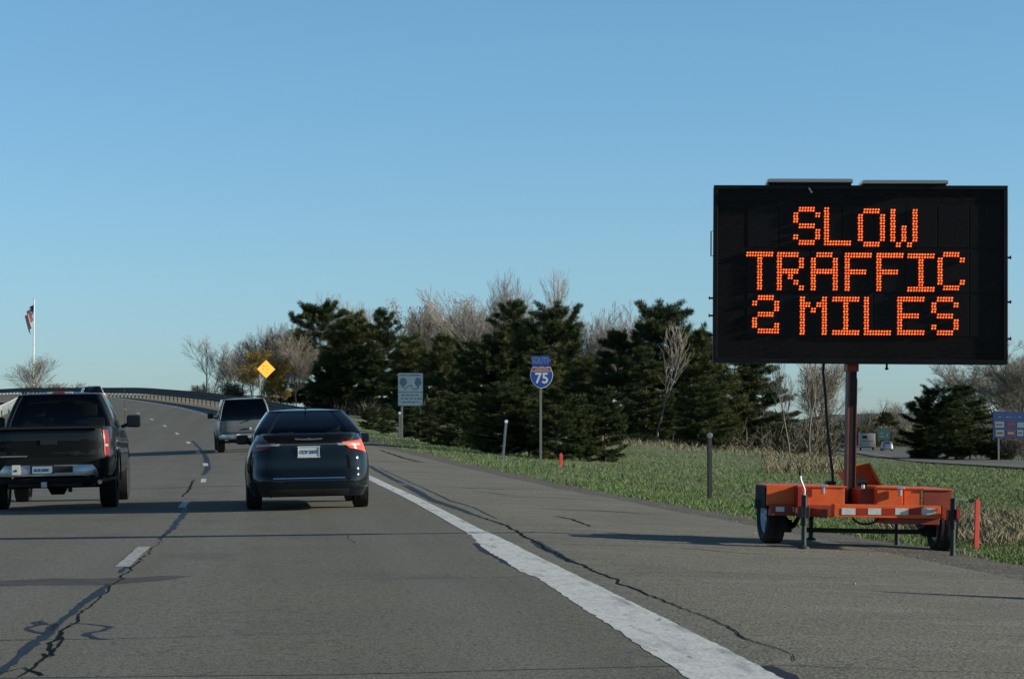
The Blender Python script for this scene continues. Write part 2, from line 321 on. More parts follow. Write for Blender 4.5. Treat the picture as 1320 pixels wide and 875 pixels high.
# ---------------------------------------------------------------- ribbons laid on the surface
def zs(x,y): return float(Z(x,y))
def densify(pts,step):
    out=[pts[0]]
    for a,b in zip(pts,pts[1:]):
        L=math.dist(a[:2],b[:2]); n=max(1,int(L/step))
        for k in range(1,n+1): out.append(tuple(a[j]+(b[j]-a[j])*k/n for j in range(3)))
    return out
def ribbon(mb,pts,jit=.0,dz=.006,step=.25,wj=.35):
    """pts (x,y,width)"""
    p=densify(pts,step); vs_=[]; off=0
    for k,(x,y,w_) in enumerate(p):
        a=p[max(k-1,0)]; b=p[min(k+1,len(p)-1)]; tx,ty=b[0]-a[0],b[1]-a[1]; L=math.hypot(tx,ty) or 1; nx,ny=-ty/L,tx/L
        off=off*.6+random.gauss(0,jit); w1=w_/2*(1+random.uniform(-wj,wj)); w2=w_/2*(1+random.uniform(-wj,wj))
        for s_,ww in ((-1,w1),(1,w2)):
            X_=x+nx*(off+s_*ww); Y_=y+ny*(off+s_*ww); vs_.append((X_,Y_,zs(X_,Y_)+dz))
    mb.add(vs_,[(2*k,2*k+1,2*k+3,2*k+2) for k in range(len(p)-1)])
def pix(lst):
    out=[]
    for px,py,w_ in lst:
        h=hit(px,py); out.append((h[0],h[1],w_))
    return out
def seam(name,lines,m,jit,dz,step=.12):
    mb=MB()
    for l in lines: ribbon(mb,pix(l),jit,dz,step)
    tag(mb.build(name,m,fix=False),kind='structure')
mb=MB()  # lane dashes
for d0 in (6.,20.1,34.4,49.6,64.8,80,95.3,110.5,125.7,141,156.3,171.5,186.8,202,217.3,232.5,248,263):
    if d0==20.1: continue
    ribbon(mb,[(-1.36+.06*min(1,max(0,d0-30)/30)*5+c(y),y,.12 if d0<60 else .15) for y in np.arange(d0,d0+3.3,1.0)],0,.003,1,.05)
tag(mb.build('lane_line','paint',fix=False),kind='structure')
mb=MB(); h1=hit(150,730.5); h2=hit(190,704.5); ribbon(mb,[(h1[0]+.05,h1[1],.13),(h2[0]-.03,h2[1],.13)],.002,.0035,.3,.06); tag(mb.build('lane_line','paint_worn',fix=False),kind='structure')
mb=MB()
ul=lambda y: np.interp(y,[0,26,50,140],[2.22,2.27,2.57,2.76])
pts=[(float(ul(y)+c(y)),y,.22) for y in np.concatenate([np.arange(24.6,60,1.),np.arange(60,300,3.)])]
ribbon(mb,pts,0,.003,1,.03)
lp=[hit(*p) for p in ((608,691),(613,698),(630,711),(652,723),(668,735),(692,744),(760,789),(830,835),(885,871),(975,930),(1150,1045))]
rp=[hit(*p) for p in ((612,678),(640,690),(700,720),(770,754),(850,793),(880,808),(940,838),(1003,871),(1105,930),(1310,1045))]
ly=[p[1] for p in lp][::-1]; lx=[p[0] for p in lp][::-1]; ry=[p[1] for p in rp][::-1]; rx=[p[0] for p in rp][::-1]
yy=np.arange(6,24.7,.12); vs_=[]
for y in yy:
    a=np.interp(y,ly,lx)+random.gauss(0,.006)+(.03*(y>22.5)*random.random()); b=np.interp(y,ry,rx)+random.gauss(0,.004)
    for x in np.linspace(a,b,5): vs_.append((x,y,zs(x,y)+.0018))
n_=len(yy); mb.add(vs_,[(5*k+j,5*k+j+1,5*k+j+6,5*k+j+5) for k in range(n_-1) for j in range(4)])
tag(mb.build('edge_line','paint',fix=False),kind='structure')
mb=MB(); ribbon(mb,[(-5.15+c(y),y,.14) for y in np.arange(-10,330,3.)],0,.007,1,.03); tag(mb.build('yellow_edge_line','yellow_paint',fix=False),kind='structure')
seam('tar_seam',[
 [(-60,925,0.059),(0,866,0.050),(25,846,0.041),(48,825,0.083),(80,800,0.041),(95,788,0.050),(125,765,0.074),(140,752,0.033)],
 [(155,738,0.041),(170,722,0.059),(190,704,0.041)],[(205,695,0.033),(222,682,0.074),(236,663,0.091),(240,650,0.066)],
 [(62,805,0.050),(50,800,0.041),(43,802,0.033),(52,805,0.050),(35,810,0.041),(43,813,0.041),(60,817,0.050),(75,804,0.059)],
 [(90,803,0.017),(113,804,0.024),(133,806,0.041),(143,808,0.050),(133,813,0.050),(117,815,0.050),(112,818,0.050),(127,823,0.050),(138,824,0.024)],
 [(-10,825,0.024),(55,824,0.017),(140,823,0.012),(220,821,0.012),(300,818,0.010),(425,815,0.009)],
 [(-20,874,0.017),(250,871,0.017),(440,869,0.018),(700,862,0.017),(880,858,0.012)],
 [(248,568,0.100),(258,578,0.100),(266,590,0.166),(268,604,0.166),(262,612,0.100)],
 [(612,700,0.041),(628,712,0.066),(650,724,0.050),(668,733,0.024)],
 [(476,600,0.133),(523,625,0.142),(559,645,0.133),(595,657,0.100),(630,670,0.041)],[(488,602,0.041),(540,626,0.041),(580,645,0.050),(606,652,0.041),(640,668,0.024)],
 [(985,858,0.083),(1000,866,0.100),(1030,880,0.083)],[(688,697,0.083),(706,708,0.100),(739,724,0.066)]],'tar',.006,.0015)
seam('pavement_crack',[
 [(30,872,0.015),(60,842,0.015),(72,823,0.025),(105,793,0.012),(130,770,0.009),(155,747,0.015),(178,726,0.015),(200,704,0.007),(220,684,0.005)],[(-5,868,0.010),(30,860,0.017),(50,871,0.028)],
 [(55,842,0.017),(60,848,0.017),(85,820,0.013)],
 [(-20,1000,0.009),(440,747,0.010),(620,744,0.013),(745,742,0.010),(860,738,0.017)][1:],
 [(627,668,0.019),(652,677,0.031),(688,697,0.031),(706,708,0.031),(739,724,0.031),(764,733,0.019),(786,742,0.022),(822,762,0.019),(858,772,0.015),(879,784,0.012),(913,797,0.011),(947,812,0.012),(963,822,0.015),(987,830,0.011),(1020,843,0.007),(1027,852,0.005)],
 [(972,857,0.010),(1030,858,0.009),(1080,861,0.007),(1173,864,0.007),(1330,868,0.007)],
 [(728,702,0.028),(800,703,0.028),(872,706,0.017)],[(880,737,0.013),(930,738,0.017),(1010,742,0.013),(1123,746,0.010)],
 [(715,665,0.028),(740,670,0.045),(760,678,0.028)],[(640,640,0.036),(700,641,0.045),(790,646,0.028)],[(610,633,0.036),(640,636,0.062),(660,638,0.028)],[(490,580,0.090),(520,590,0.135),(545,596,0.090)],
 [(560,610,0.045),(620,613,0.045),(690,618,0.036)],[(540,600,0.045),(580,601,0.036),(650,606,0.036)],[(700,655,0.028),(760,657,0.036),(850,664,0.028)],[(170,632,0.036),(240,628,0.045),(310,626,0.036)],
 [(236,640,0.028),(246,628,0.045),(250,618,0.036)],[(448,690,0.006),(455,700,0.007)],[(880,706,0.028),(930,711,0.028),(1000,716,0.017)]],'crack',.012,.003)
seam('tyre_stain',[[(-20,752,.6),(60,749,.75),(140,749,.7),(200,746,.5),(235,742,.25)]],'stain',.02,.001,.2)
# transverse cracks over the far shoulder and lanes
mb=MB()
for k in range(34):
    y=random.uniform(30,130); a=random.uniform(2.9,4.5); b=random.uniform(a+.5,6.2)
    ribbon(mb,[(a+c(y),y,.03),((a+b)/2+c(y),y+random.uniform(-.3,.3),.05),(b+c(y),y+random.uniform(-.4,.4),.03)],.03,.006,.25,.6)
for y in (46.,72.,100.,131.,160.): ribbon(mb,[(-5.5+c(y),y,.05),(-1.3+c(y),y+.2,.06),(2.8+c(y),y,.05)],.02,.006,.4,.5)
tag(mb.build('pavement_crack','crack',fix=False),kind='structure')

# ---------------------------------------------------------------- vehicles
class Shell:
    def __init__(s,W,L,ex,zb,levels,belt,crown=.03):
        s.W,s.L,s.zb,s.lv,s.belt,s.crown=W,L,zb,levels,belt,crown
        th=np.linspace(-math.pi/2,math.pi/2,1500); cx=np.abs(np.cos(th))**(2/ex); cy=np.sign(np.sin(th))*np.abs(np.sin(th))**(2/ex)
        d=np.hypot(np.diff(cx*W),np.diff(cy*L)); s.S=np.concatenate([[0],np.cumsum(d)]); s.cx,s.cy=cx,cy
        tt=np.linspace(0,1,61); a=np.array(levels); k=np.ones(7)/7
        sm=lambda q: np.convolve(np.pad(q,3,mode='edge'),k,'valid')
        s.tt=tt; s.wf,s.ri,s.fi=[sm(np.interp(tt,a[:,0],a[:,i])) for i in (1,2,3)]
    def P(s,sa,t):
        a=abs(sa); cx=float(np.interp(a,s.S,s.cx)); cy=float(np.interp(a,s.S,s.cy))
        x=s.W*float(np.interp(t,s.tt,s.wf))*cx; y=(s.L-float(np.interp(t,s.tt,s.ri if cy<0 else s.fi)))*cy
        return Vector((x if sa>=0 else -x,y,s.zb+t*(s.belt(y)-s.zb)))
    def Q(s,sa,z,off=0):
        t=.5
        for _ in range(4):
            y=s.P(sa,t).y; t=min(1,max(0,(z-s.zb)/(s.belt(y)-s.zb)))
        p=s.P(sa,t); q=s.P(sa+.004,t)-s.P(sa-.004,t); n=Vector((q.y,-q.x,0)).normalized()
        return Vector((p.x,p.y,z))+n*off
    def build(s,name,m,parent,arches=(),boxes=(),nl=20):
        T=s.S[-1]; n=64; ss_=list(np.linspace(0,T,n+1)); ss_=sorted(set(ss_+[.96*s.W*q for q in (.9,1,1.05,1.1)])); ring=ss_+[-a for a in ss_[-2:0:-1]]; N=len(ring); vs_=[];fs=[]
        tl=list(np.linspace(0,1,nl))
        for t in tl:
            for a in ring: vs_.append(s.P(a,t))
        for i in range(nl-1):
            for k in range(N): fs.append((i*N+k,i*N+(k+1)%N,(i+1)*N+(k+1)%N,(i+1)*N+k))
        fs.append(tuple(range(N))[::-1]); last=(nl-1)*N
        for sc in (.985,.95,.85,.6,.3):
            b=len(vs_)
            for a in ring:
                p=s.P(a,1); q=Vector((p.x*sc,p.y*(1-(1-sc)*s.W/s.L*(1 if sc>.8 else 2.2)),0)); q.z=s.belt(q.y)+s.crown*(1-sc**2)+.012*(sc<.98); vs_.append(q)
            for k in range(N): fs.append((last+k,last+(k+1)%N,b+(k+1)%N,b+k))
            last=b
        fs.append(tuple(range(last,last+N)))
        mb=MB(); mb.add(vs_,fs); o=mb.build(name,m,None,True)
        cut=MB()
        for (y,r,zc) in arches:
            for sx in (-1,1): cut=MB(); cut.lathe([(-.16,r),(.16,r)],'X',28,(sx*(s.W-.12),y,zc)); s._bool(o,cut)
        for bx in boxes: cut=MB(); cut.box(*bx); s._bool(o,cut)
        o.parent=parent; s.obj=o
        return o
    def _bool(s,o,cut):
        c_=cut.build('cut',None); md=o.modifiers.new('b','BOOLEAN'); md.operation='DIFFERENCE'; md.object=c_; md.solver='EXACT'
        dg=bpy.context.evaluated_depsgraph_get(); me=bpy.data.meshes.new_from_object(o.evaluated_get(dg)); o.modifiers.clear(); old=o.data; o.data=me; bpy.data.meshes.remove(old); bpy.data.objects.remove(c_)
    def patch(s,name,m,parent,quad,off=.006,th=.02,nx=14,nz=5,smooth=True):
        """quad=((sL,z),(sR,z) bottom,(sR,z),(sL,z) top)"""
        (a,b,c_,d)=quad; vs_=[];fs=[]
        for lay in (off,off-th):
            for j in range(nz+1):
                v=j/nz
                for i in range(nx+1):
                    u=i/nx; sa=(a[0]*(1-u)+b[0]*u)*(1-v)+(d[0]*(1-u)+c_[0]*u)*v; z=(a[1]*(1-u)+b[1]*u)*(1-v)+(d[1]*(1-u)+c_[1]*u)*v
                    e=.004 if (lay==off and (i in(0,nx) or j in(0,nz))) else 0
                    vs_.append(s.Q(sa,z,lay-e))
        w_=nx+1; h=(nx+1)*(nz+1)
        for j in range(nz):
            for i in range(nx):
                q=j*w_+i; fs.append((q,q+1,q+w_+1,q+w_)); fs.append((q+h,q+w_+h,q+w_+1+h,q+1+h))
        for i in range(nx): fs.append((i,i+h,i+1+h,i+1)); q=nz*w_+i; fs.append((q,q+1,q+1+h,q+h))
        for j in range(nz): q=j*w_; fs.append((q,q+w_,q+w_+h,q+h)); q+=nx; fs.append((q,q+h,q+w_+h,q+w_))
        mb=MB(); mb.add(vs_,fs); return mb.build(name,m,parent,smooth)
def greenhouse(parent,keys,crown,paint,glass,sidewins,rearcols=(0,16),frontwin=True,rc=.12,rear_t=(1,8),side_t=(1,8)):
    """keys: rows (z,halfwidth,yrear,yfront)"""
    NR,NC,NS=16,4,30; fr=[0,.05,.13,.3,.5,.7,.85,.94,1.0]; k=np.array(keys); kz=(k[:,0]-k[0,0])/(k[-1,0]-k[0,0]); rows=[]
    def ring(hw,y0,y1,z,r):
        p=[]; r=min(r,hw*.5)
        for i in range(NR): p.append((-(hw-r)+2*(hw-r)*i/NR, y0-.05*(1-(2*i/NR-1)**2)*hw))
        for i in range(NC): a=-math.pi/2+math.pi/2*i/NC; p.append((hw-r+r*math.cos(a),y0+r+r*math.sin(a)))
        for i in range(NS): p.append((hw+.02*math.sin(math.pi*i/NS),y0+r+(y1-y0-2*r)*i/NS))
        for i in range(NC): a=math.pi/2*i/NC; p.append((hw-r+r*math.cos(a),y1-r+r*math.sin(a)))
        for i in range(NR): p.append(((hw-r)-2*(hw-r)*i/NR, y1+.10*(1-(2*i/NR-1)**2)*hw))
        for i in range(NC): a=math.pi/2+math.pi/2*i/NC; p.append((-(hw-r)+r*math.cos(a),y1-r+r*math.sin(a)))
        for i in range(NS): p.append((-hw-.02*math.sin(math.pi*i/NS),y1-r-(y1-y0-2*r)*i/NS))
        for i in range(NC): a=math.pi+math.pi/2*i/NC; p.append((-(hw-r)+r*math.cos(a),y0+r+r*math.sin(a)))
        return [Vector((x,y,z)) for x,y in p]
    vs_=[]
    for f_ in fr:
        q=[float(np.interp(f_,kz,k[:,j])) for j in range(4)]; vs_+=ring(q[1],q[2],q[3],q[0],rc)
    N=2*(NR+NS)+4*NC; kind={}
    oR=NR+NC; oF=oR+NS+NC; oL=oF+NR+NC
    for l in range(8):
        for i in range(N):
            t='frame'
            if rear_t[0]<=l<rear_t[1] and rearcols[0]<=i<rearcols[1]: t='rear'
            if frontwin and 1<=l<8 and oF<=i<oF+NR: t='front'
            if side_t[0]<=l<side_t[1]:
                for w_,(a,b) in enumerate(sidewins):
                    if a<=i-oR<b: t='sr%d'%w_
                    if a<=NS-1-(i-oL)<b and i>=oL and i<oL+NS: t='sl%d'%w_
            kind.setdefault(t,[]).append((l*N+i,l*N+(i+1)%N,(l+1)*N+(i+1)%N,(l+1)*N+i))
    last=8*N; fs=kind['frame']; top=vs_[last:last+N]; cy=sum(p.y for p in top)/N
    for sc in (.985,.94,.8,.5,.2):
        b=len(vs_)
        for p in top: vs_.append(Vector((p.x*sc,cy+(p.y-cy)*sc,p.z+crown*(1-sc**2)+.008)))
        for i in range(N): fs.append((last+i,last+(i+1)%N,b+(i+1)%N,b+i))
        last=b
    fs.append(tuple(range(last,last+N)))
    def mk(name,faces,m,th):
        used=sorted({i for f in faces for i in f}); mp={u:i for i,u in enumerate(used)}; mb=MB(); mb.add([vs_[u] for u in used],[tuple(mp[i] for i in f) for f in faces])
        o=mb.build(name,m,None,True,fix=False)
        if th:
            md=o.modifiers.new('s','SOLIDIFY'); md.thickness=th; md.offset=-1; dg=bpy.context.evaluated_depsgraph_get(); me=bpy.data.meshes.new_from_object(o.evaluated_get(dg)); o.modifiers.clear(); o.data=me
        o.parent=parent; return o
    mk('cabin_frame',fs,paint,.035)
    for t,f_ in kind.items():
        if t=='frame': continue
        mk({'rear':'rear_window','front':'windscreen'}.get(t,'side_window'),f_,glass,0)
def wheel(parent,x,y,r,w_,rimm='rim'):
    mb=MB(); h=w_/2
    pr=[(-h+.02,r*.62),(-h,r*.72),(-h-.006,r*.85),(-h+.012,r*.955)]
    for q in (-.62,-.3,0,.3,.62):
        pr+=[(q*h-.03,r*.995),(q*h+.03,r*.995)] if abs(q)>.5 else [(q*h-.024,r),(q*h+.024,r)]
        if q!=.62: pr+=[(q*h+.028,r*.972),((q+.3)*h-.034,r*.972)]
    pr+=[(h-.012,r*.955),(h+.006,r*.85),(h,r*.72),(h-.02,r*.62)]
    mb.lathe(pr,'X',40,closed=True); t=mb.build('wheel','rubber',parent,True); t.location=(x,y,r)
    s_=1 if x>0 else -1; rb=MB(); rb.lathe([(-h+.02,r*.63),(h-.02,r*.63),(h-.03,r*.58),(h*.3,r*.5),(h*.2,r*.12),(h*.45,r*.1),(h*.45,.001)] if s_>0 else [(-h*.45,.001),(-h*.45,r*.1),(-h*.2,r*.12),(-h*.3,r*.5),(-h+.03,r*.58),(-h+.02,r*.63),(h-.02,r*.63)],'X',28)
    for k in range(5):
        a=2*math.pi*k/5; rb.box((s_*h*.55,math.cos(a)*r*.32,math.sin(a)*r*.32),(.03,r*.13,r*.56),Matrix.Rotation(a-math.pi/2,3,'X'))
    rb.build('rim',rimm,t,True); return t
def seats(parent,rows,hw,m='interior'):
    for (y,z) in rows:
        for sx in (-1,1):
            mb=MB(); mb.box((sx*hw,y,z-.30),(.50,.16,.62),Matrix.Rotation(-.18,3,'X'),.04); st=mb.build('seat',m,parent,True)
            hb=MB(); hb.box((sx*hw,y-.07,z+.13),(.27,.11,.20),None,.045); hb.tube([(sx*hw-.06,y-.05,z),(sx*hw-.06,y-.07,z+.08)],.008,6); hb.tube([(sx*hw+.06,y-.05,z),(sx*hw+.06,y-.07,z+.08)],.008,6); hb.build('headrest',m,st,True)
def plate_on(parent,x,y,z,txt,m='plate',w_=.300,h=.150,frame='whitetape',size=.068):
    mb=MB(); mb.box((x,y,z),(w_,.006,h),None,.002); p=mb.build('licence_plate',m,parent)
    if frame:
        f_=MB(); t=.014
        for (cx_,cz_,a,b) in ((0,h/2,w_+t*2,t),(0,-h/2,w_+t*2,t*1.3),(-w_/2,0,t,h),(w_/2,0,t,h)): f_.box((x+cx_,y-.004,z+cz_),(a,.012,b))
        f_.build('plate_frame',frame,p)
    if txt: text(txt,size,'plateblue',p,(x,y-.006,z-.005),name='plate_lettering',sx=.9,bold=.0012)
    return p
def mirror(parent,x,y,z,w_,h,m,arm=.1):
    s_=1 if x>0 else -1; mb=MB(); mb.box((x,y,z),(w_,.13,h),None,.045); mb.tube([(x-s_*w_*.4,y+.01,z-h*.25),(x-s_*(w_*.5+arm),y+.04,z-h*.45)],.03,8); o=mb.build('wing_mirror',m,parent,True)
    g=MB(); g.box((x,y-.067,z),(w_*.82,.006,h*.76),None,.002); g.build('mirror_glass','solar',o); return o
def make_sedan(loc,rz,label,paint='carpaint',detail=True,name='sedan_car',cat='car',lit=True,txt='CCV 3277'):
    t=empty(name,loc,label,cat,rot=rz)
    belt=lambda y: float(np.interp(y,[-2.43,-2.34,-2.1,-1.5,0,1.0,2.0,2.43],[1.055,1.085,1.10,1.05,.97,.99,.88,.72]))
    S=Shell(.925,2.435,6.6,.20,[(0,.90,.08,.14),(.08,.95,.01,.06),(.20,.985,-.01,.02),(.34,.99,.0,0),(.42,1.0,.035,0),(.62,.985,.05,.02),(.80,.94,.075,.05),(.92,.885,.085,.12),(1,.84,.04,.2)],belt,.035)
    S.build('body',paint,t,[(-1.36,.375,.33),(1.40,.375,.33)])
    greenhouse(t,[(.98,.80,-2.02,1.25),(1.12,.785,-1.93,1.05),(1.30,.67,-1.48,.62),(1.44,.565,-1.02,.32)],.035,paint,'glass',[(3,13),(14,26)],rc=.16,rear_t=(1,8),rearcols=(1,15))
    for sx in (-1,1):
        wheel(t,sx*.79,-1.36,.335,.225); wheel(t,sx*.79,1.40,.335,.225)
        lit_=lit and sx>0
        S.patch('tail_light','taillit' if lit_ else 'taillight_dark',t,((sx*.64,.89),(sx*1.06,.82),(sx*1.03,1.015),(sx*.53,.98)) if sx>0 else ((-1.06,.82),(-.64,.89),(-.53,.98),(-1.03,1.015)),.012,.03)
        S.patch('clear_lens','clearlens',t,((.46,.935),(.86,.925),(.86,.965),(.46,.965)) if sx>0 else ((-.86,.925),(-.46,.935),(-.46,.965),(-.86,.965)),.017,.02,10,2)
        mirror(t,sx*.955,.62,1.02,.19,.15,'plastic' if detail else paint,.06)
        if detail:
            mb=MB(); mb.lathe([(-2.30,.03),(-2.1,.03)],'Y',16,(sx*.55,0,.22)); mb.build('exhaust','blackmetal',t,True)
    if detail:
        S.patch('trim_strip','chrome',t,((-.50,.945),(.50,.945),(.50,.966),(-.50,.966)),.012,.02,20,2)
        S.patch('bumper_strip','chrome',t,((-.52,.462),(.52,.462),(.52,.474),(-.52,.474)),.010,.02,16,1)
        S.patch('rear_valance','plastic',t,((-.62,.215),(.62,.215),(.60,.31),(-.60,.31)),.006,.03,14,3)
        S.patch('reversing_grille','plastic',t,((-.36,.225),(.36,.225),(.33,.28),(-.33,.28)),.014,.02,10,2)
        # boot lid seam lines
        for q in (((-.615,.62),(-.607,.62),(-.607,.90),(-.615,.90)),((.607,.62),(.615,.62),(.615,.90),(.607,.90)),((-.61,.612),(.61,.612),(.61,.619),(-.61,.619))): S.patch('lid_seam','plastic',t,q,.002,.004,16 if q[1][0]-q[0][0]>1 else 1,1 if q[1][0]-q[0][0]>1 else 4)
        y=S.Q(0,.85,0).y; plate_on(t,0,y-.012,.845,txt)
        y=S.Q(0,1.03).y-.012; mb=MB(); mb.prism([(-.21,1.043),(-.05,1.035),(0,1.046),(.05,1.035),(.21,1.043),(.19,1.022),(.04,1.014),(-.04,1.014),(-.19,1.022)],y-.004,y+.03); mb.build('winged_badge','chrome',t)
        mb=MB(); mb.tube([(0,-1.02,1.47),(0,-1.10,1.53),(0,-1.14,1.545)],[.016,.007,.005],6); mb.build('roof_antenna','plastic',t,True)
        seats(t,[(-1.05,1.10),(.25,1.12)],.37)
        mb=MB(); mb.box((0,.78,1.36),(.24,.03,.07),None,.012); mb.tube([(0,.78,1.38),(0,.82,1.43)],.01,6); mb.box((0,.80,1.285),(.07,.04,.12),None,.012); mb.build('rear_view_mirror','plastic',t)
        mb=MB(); mb.box((0,-1.62,1.075),(1.35,.5,.02)); mb.build('parcel_shelf','interior',t); mb=MB(); mb.box((0,1.0,1.0),(1.4,.35,.10),None,.03); mb.build('dashboard','interior',t)
        mb=MB(); mb.box((0,0,.24),(1.3,4.0,.08)); mb.lathe([(-.55,.05),(.55,.05)],'X',12,(0,-1.36,.33)); mb.box((0,-1.9,.27),(.9,.35,.10),None,.03); mb.build('underbody','plastic',t)
    else:
        plate_on(t,0,S.Q(0,.85,0).y-.012,.845,None)
    return t
def make_pickup(loc,rz,label,paint='truckpaint',detail=True,lit=False):
    t=empty('pickup_truck',loc,label,'pickup truck',rot=rz)
    belt=lambda y: float(np.interp(y,[-2.9,-.8,-.75,1.1,2.4,2.9],[1.265,1.27,1.235,1.22,1.14,1.0]))
    S=Shell(.985,2.9,9,.52,[(0,.95,.03,.1),(.12,.985,.0,.03),(.4,1.0,-.005,0),(.55,.985,0,0),(.75,.985,.0,.01),(.93,.965,.012,.05),(1,.945,.03,.10)],belt,.012)
    S.build('body',paint,t,[(-1.72,.46,.42),(1.93,.46,.42)],[((0,-1.83,1.1),(1.62,1.94,1.0))])
    greenhouse(t,[(1.22,.885,-.80,1.30),(1.35,.865,-.78,1.12),(1.62,.76,-.71,.72),(1.80,.67,-.64,.48)],.05,paint,'midglass',[(2,10),(12,27)],rc=.09,rearcols=(0,16))
    for sx in (-1,1):
        wheel(t,sx*.845,-1.72,.385,.265); wheel(t,sx*.845,1.93,.385,.255)
        q=((.86,.83),(1.0,.83),(1.0,1.22),(.86,1.22)); q=q if sx>0 else tuple((-q[i][0],q[i][1]) for i in (1,0,3,2))
        S.patch('tail_light','taillight',t,q,.015,.03,6,5)
        q=((.875,.965),(.955,.965),(.955,1.0),(.875,1.0)); q=q if sx>0 else tuple((-q[i][0],q[i][1]) for i in (1,0,3,2))
        S.patch('reversing_lens','clearlens',t,q,.020,.02,6,2)
        if lit and sx>0:
            S.patch('brake_light','taillit',t,((.85,1.0),(1.02,1.0),(1.02,1.2),(.85,1.2)),.03,.02,5,4)
        mirror(t,sx*1.13,.62,1.36,.24,.21,'plastic',.09)
        mb=MB(); 
        for k in range(13):
            a=math.pi*k/12; b=math.pi*(k+1)/12
            p=[(sx*.99,-1.72+math.cos(g)*rr,.42+math.sin(g)*rr) for g,rr in ((a,.46),(b,.46),(b,.50),(a,.50))]+[(sx*1.015,-1.72+math.cos(g)*rr,.42+math.sin(g)*rr) for g,rr in ((a,.46),(b,.46),(b,.50),(a,.50))]
            mb.add(p,[(0,1,2,3),(4,7,6,5),(0,4,5,1),(2,6,7,3)])
        mb.build('wheel_arch_lip',paint,t)
    # rear bumper following plan, chrome, with step pad and plate recess
    def bump(name,m,s0,s1,z0,z1,off,th=.06): S.patch(name,m,t,((s0,z0),(s1,z0),(s1,z1),(s0,z1)),off,th,24,5)
    S2=Shell(.985,2.98,5.5,.40,[(0,.93,.05,.1),(.3,.98,.0,.03),(.6,1.0,.0,0),(1,.99,.03,.10)],lambda y:.75,.0)
    o=S2.patch('rear_bumper','dullchrome',t,((-1.28,.53),(1.28,.53),(1.22,.70),(-1.22,.70)),.0,.10,40,6)
    S2.patch('bumper_step','plastic',o,((-.80,.695),(.80,.695),(.80,.707),(-.80,.707)),.004,.10,16,1)
    S2.patch('bumper_valance','plastic',o,((-1.05,.42),(1.05,.42),(1.15,.50),(-1.15,.50)),-.02,.06,20,2)
    if detail:
        y=S.Q(0,1.0).y
        mb=MB(); mb.box((0,y-.02,1.262),(1.68,.07,.035),None,.012); mb.build('tailgate_cap','plastic',t)
        for q in (((-.842,.70),(-.834,.70),(-.834,1.25),(-.842,1.25)),((.834,.70),(.842,.70),(.842,1.25),(.834,1.25)),((-.84,.695),(.84,.695),(.84,.703),(-.84,.703))): S.patch('tailgate_seam','plastic',t,q,.003,.006,12 if q[1][0]-q[0][0]>1 else 1,1)
        mb=MB(); mb.box((-.52,y-.008,.835),(.40,.014,.022),None,.004); mb.build('tailgate_badge','dullchrome',t)
        text('CHEVROLET',.058,'darkpost',t,(.50,y-.008,.855),name='tailgate_lettering')
        mb=MB(); mb.prism([(-.11,1.065),(-.04,1.065),(-.03,1.085),(.05,1.085),(.04,1.065),(.12,1.065),(.11,1.03),(.03,1.03),(.02,1.01),(-.05,1.01),(-.04,1.03),(-.12,1.03)],y-.012,y+.01); mb.build('tailgate_emblem','dullchrome',t)
        mb=MB(); mb.box((0,y-.010,1.045),(.25,.008,.085),None,.004); mb.build('handle_bezel','plastic',t)
        yb=-2.985; plate_on(t,-.09,yb-.004,.625,'BCK 5881','plateink',.30,.11,None,.058)
        mb=MB(); mb.box((-.48,yb-.006,.63),(.125,.012,.15),None,.004); p=mb.build('hitch_tag','whitetape',t); mb=MB(); mb.lathe([(yb-.02,.018),(yb-.01,.018)],'Y',12,(-.48,0,.62)); mb.build('tag_hole','plastic',p)
        mb=MB(); mb.box((.22,yb-.002,.63),(.30,.01,.10),None,.01); mb.box((-.09,yb,.63),(.36,.008,.135),None,.004); mb.build('bumper_recess','plastic',t)
        mb=MB(); mb.box((-.06,-3.0,.40),(.085,.12,.085),None,.006); mb.build('hitch_receiver','zinc',t)
        mb=MB(); mb.box((-.05,-2.8,.40),(1.1,.09,.07),None,.01); mb.box((.0,-1.72,.36),(1.5,.09,.09),None,.02)
        mb.lathe([(-.16,.05),(-.10,.15),(.10,.15),(.16,.05)],'X',20,(.04,-1.72,.36)); mb.box((0,0,.48),(1.0,5.2,.12)); mb.box((.62,-2.3,.44),(.06,.5,.16)); mb.box((-.5,-2.2,.40),(.30,.6,.16),None,.05); mb.box((.30,-2.6,.36),(.06,.06,.18)); mb.build('chassis','plastic',t)
        mb=MB(); mb.tube([(.70,-2.2,.43),(.72,-2.6,.43),(.76,-2.78,.42)],.035,10); mb.build('exhaust','dullchrome',t,True)
        mb=MB(); mb.box((0,-.66,1.835),(.42,.05,.035),None,.01); hb=mb.build('high_brake_light','clearlens',t); mb=MB(); mb.box((0,-.688,1.835),(.17,.012,.03),None,.003); mb.build('brake_lens','taillight',hb)
        seats(t,[(.12,1.42)],.42); mb=MB(); mb.box((0,.70,1.66),(.25,.03,.07),None,.012); mb.build('rear_view_mirror','plastic',t); mb=MB(); mb.box((0,1.0,1.24),(1.5,.4,.10),None,.03); mb.build('dashboard','interior',t)
        mb=MB(); mb.tube([(.93,1.55,1.2),(.93,1.5,1.95)],.005,5); mb.build('aerial','plastic',t)
    else:
        seats(t,[(.12,1.42)],.42)
    return t
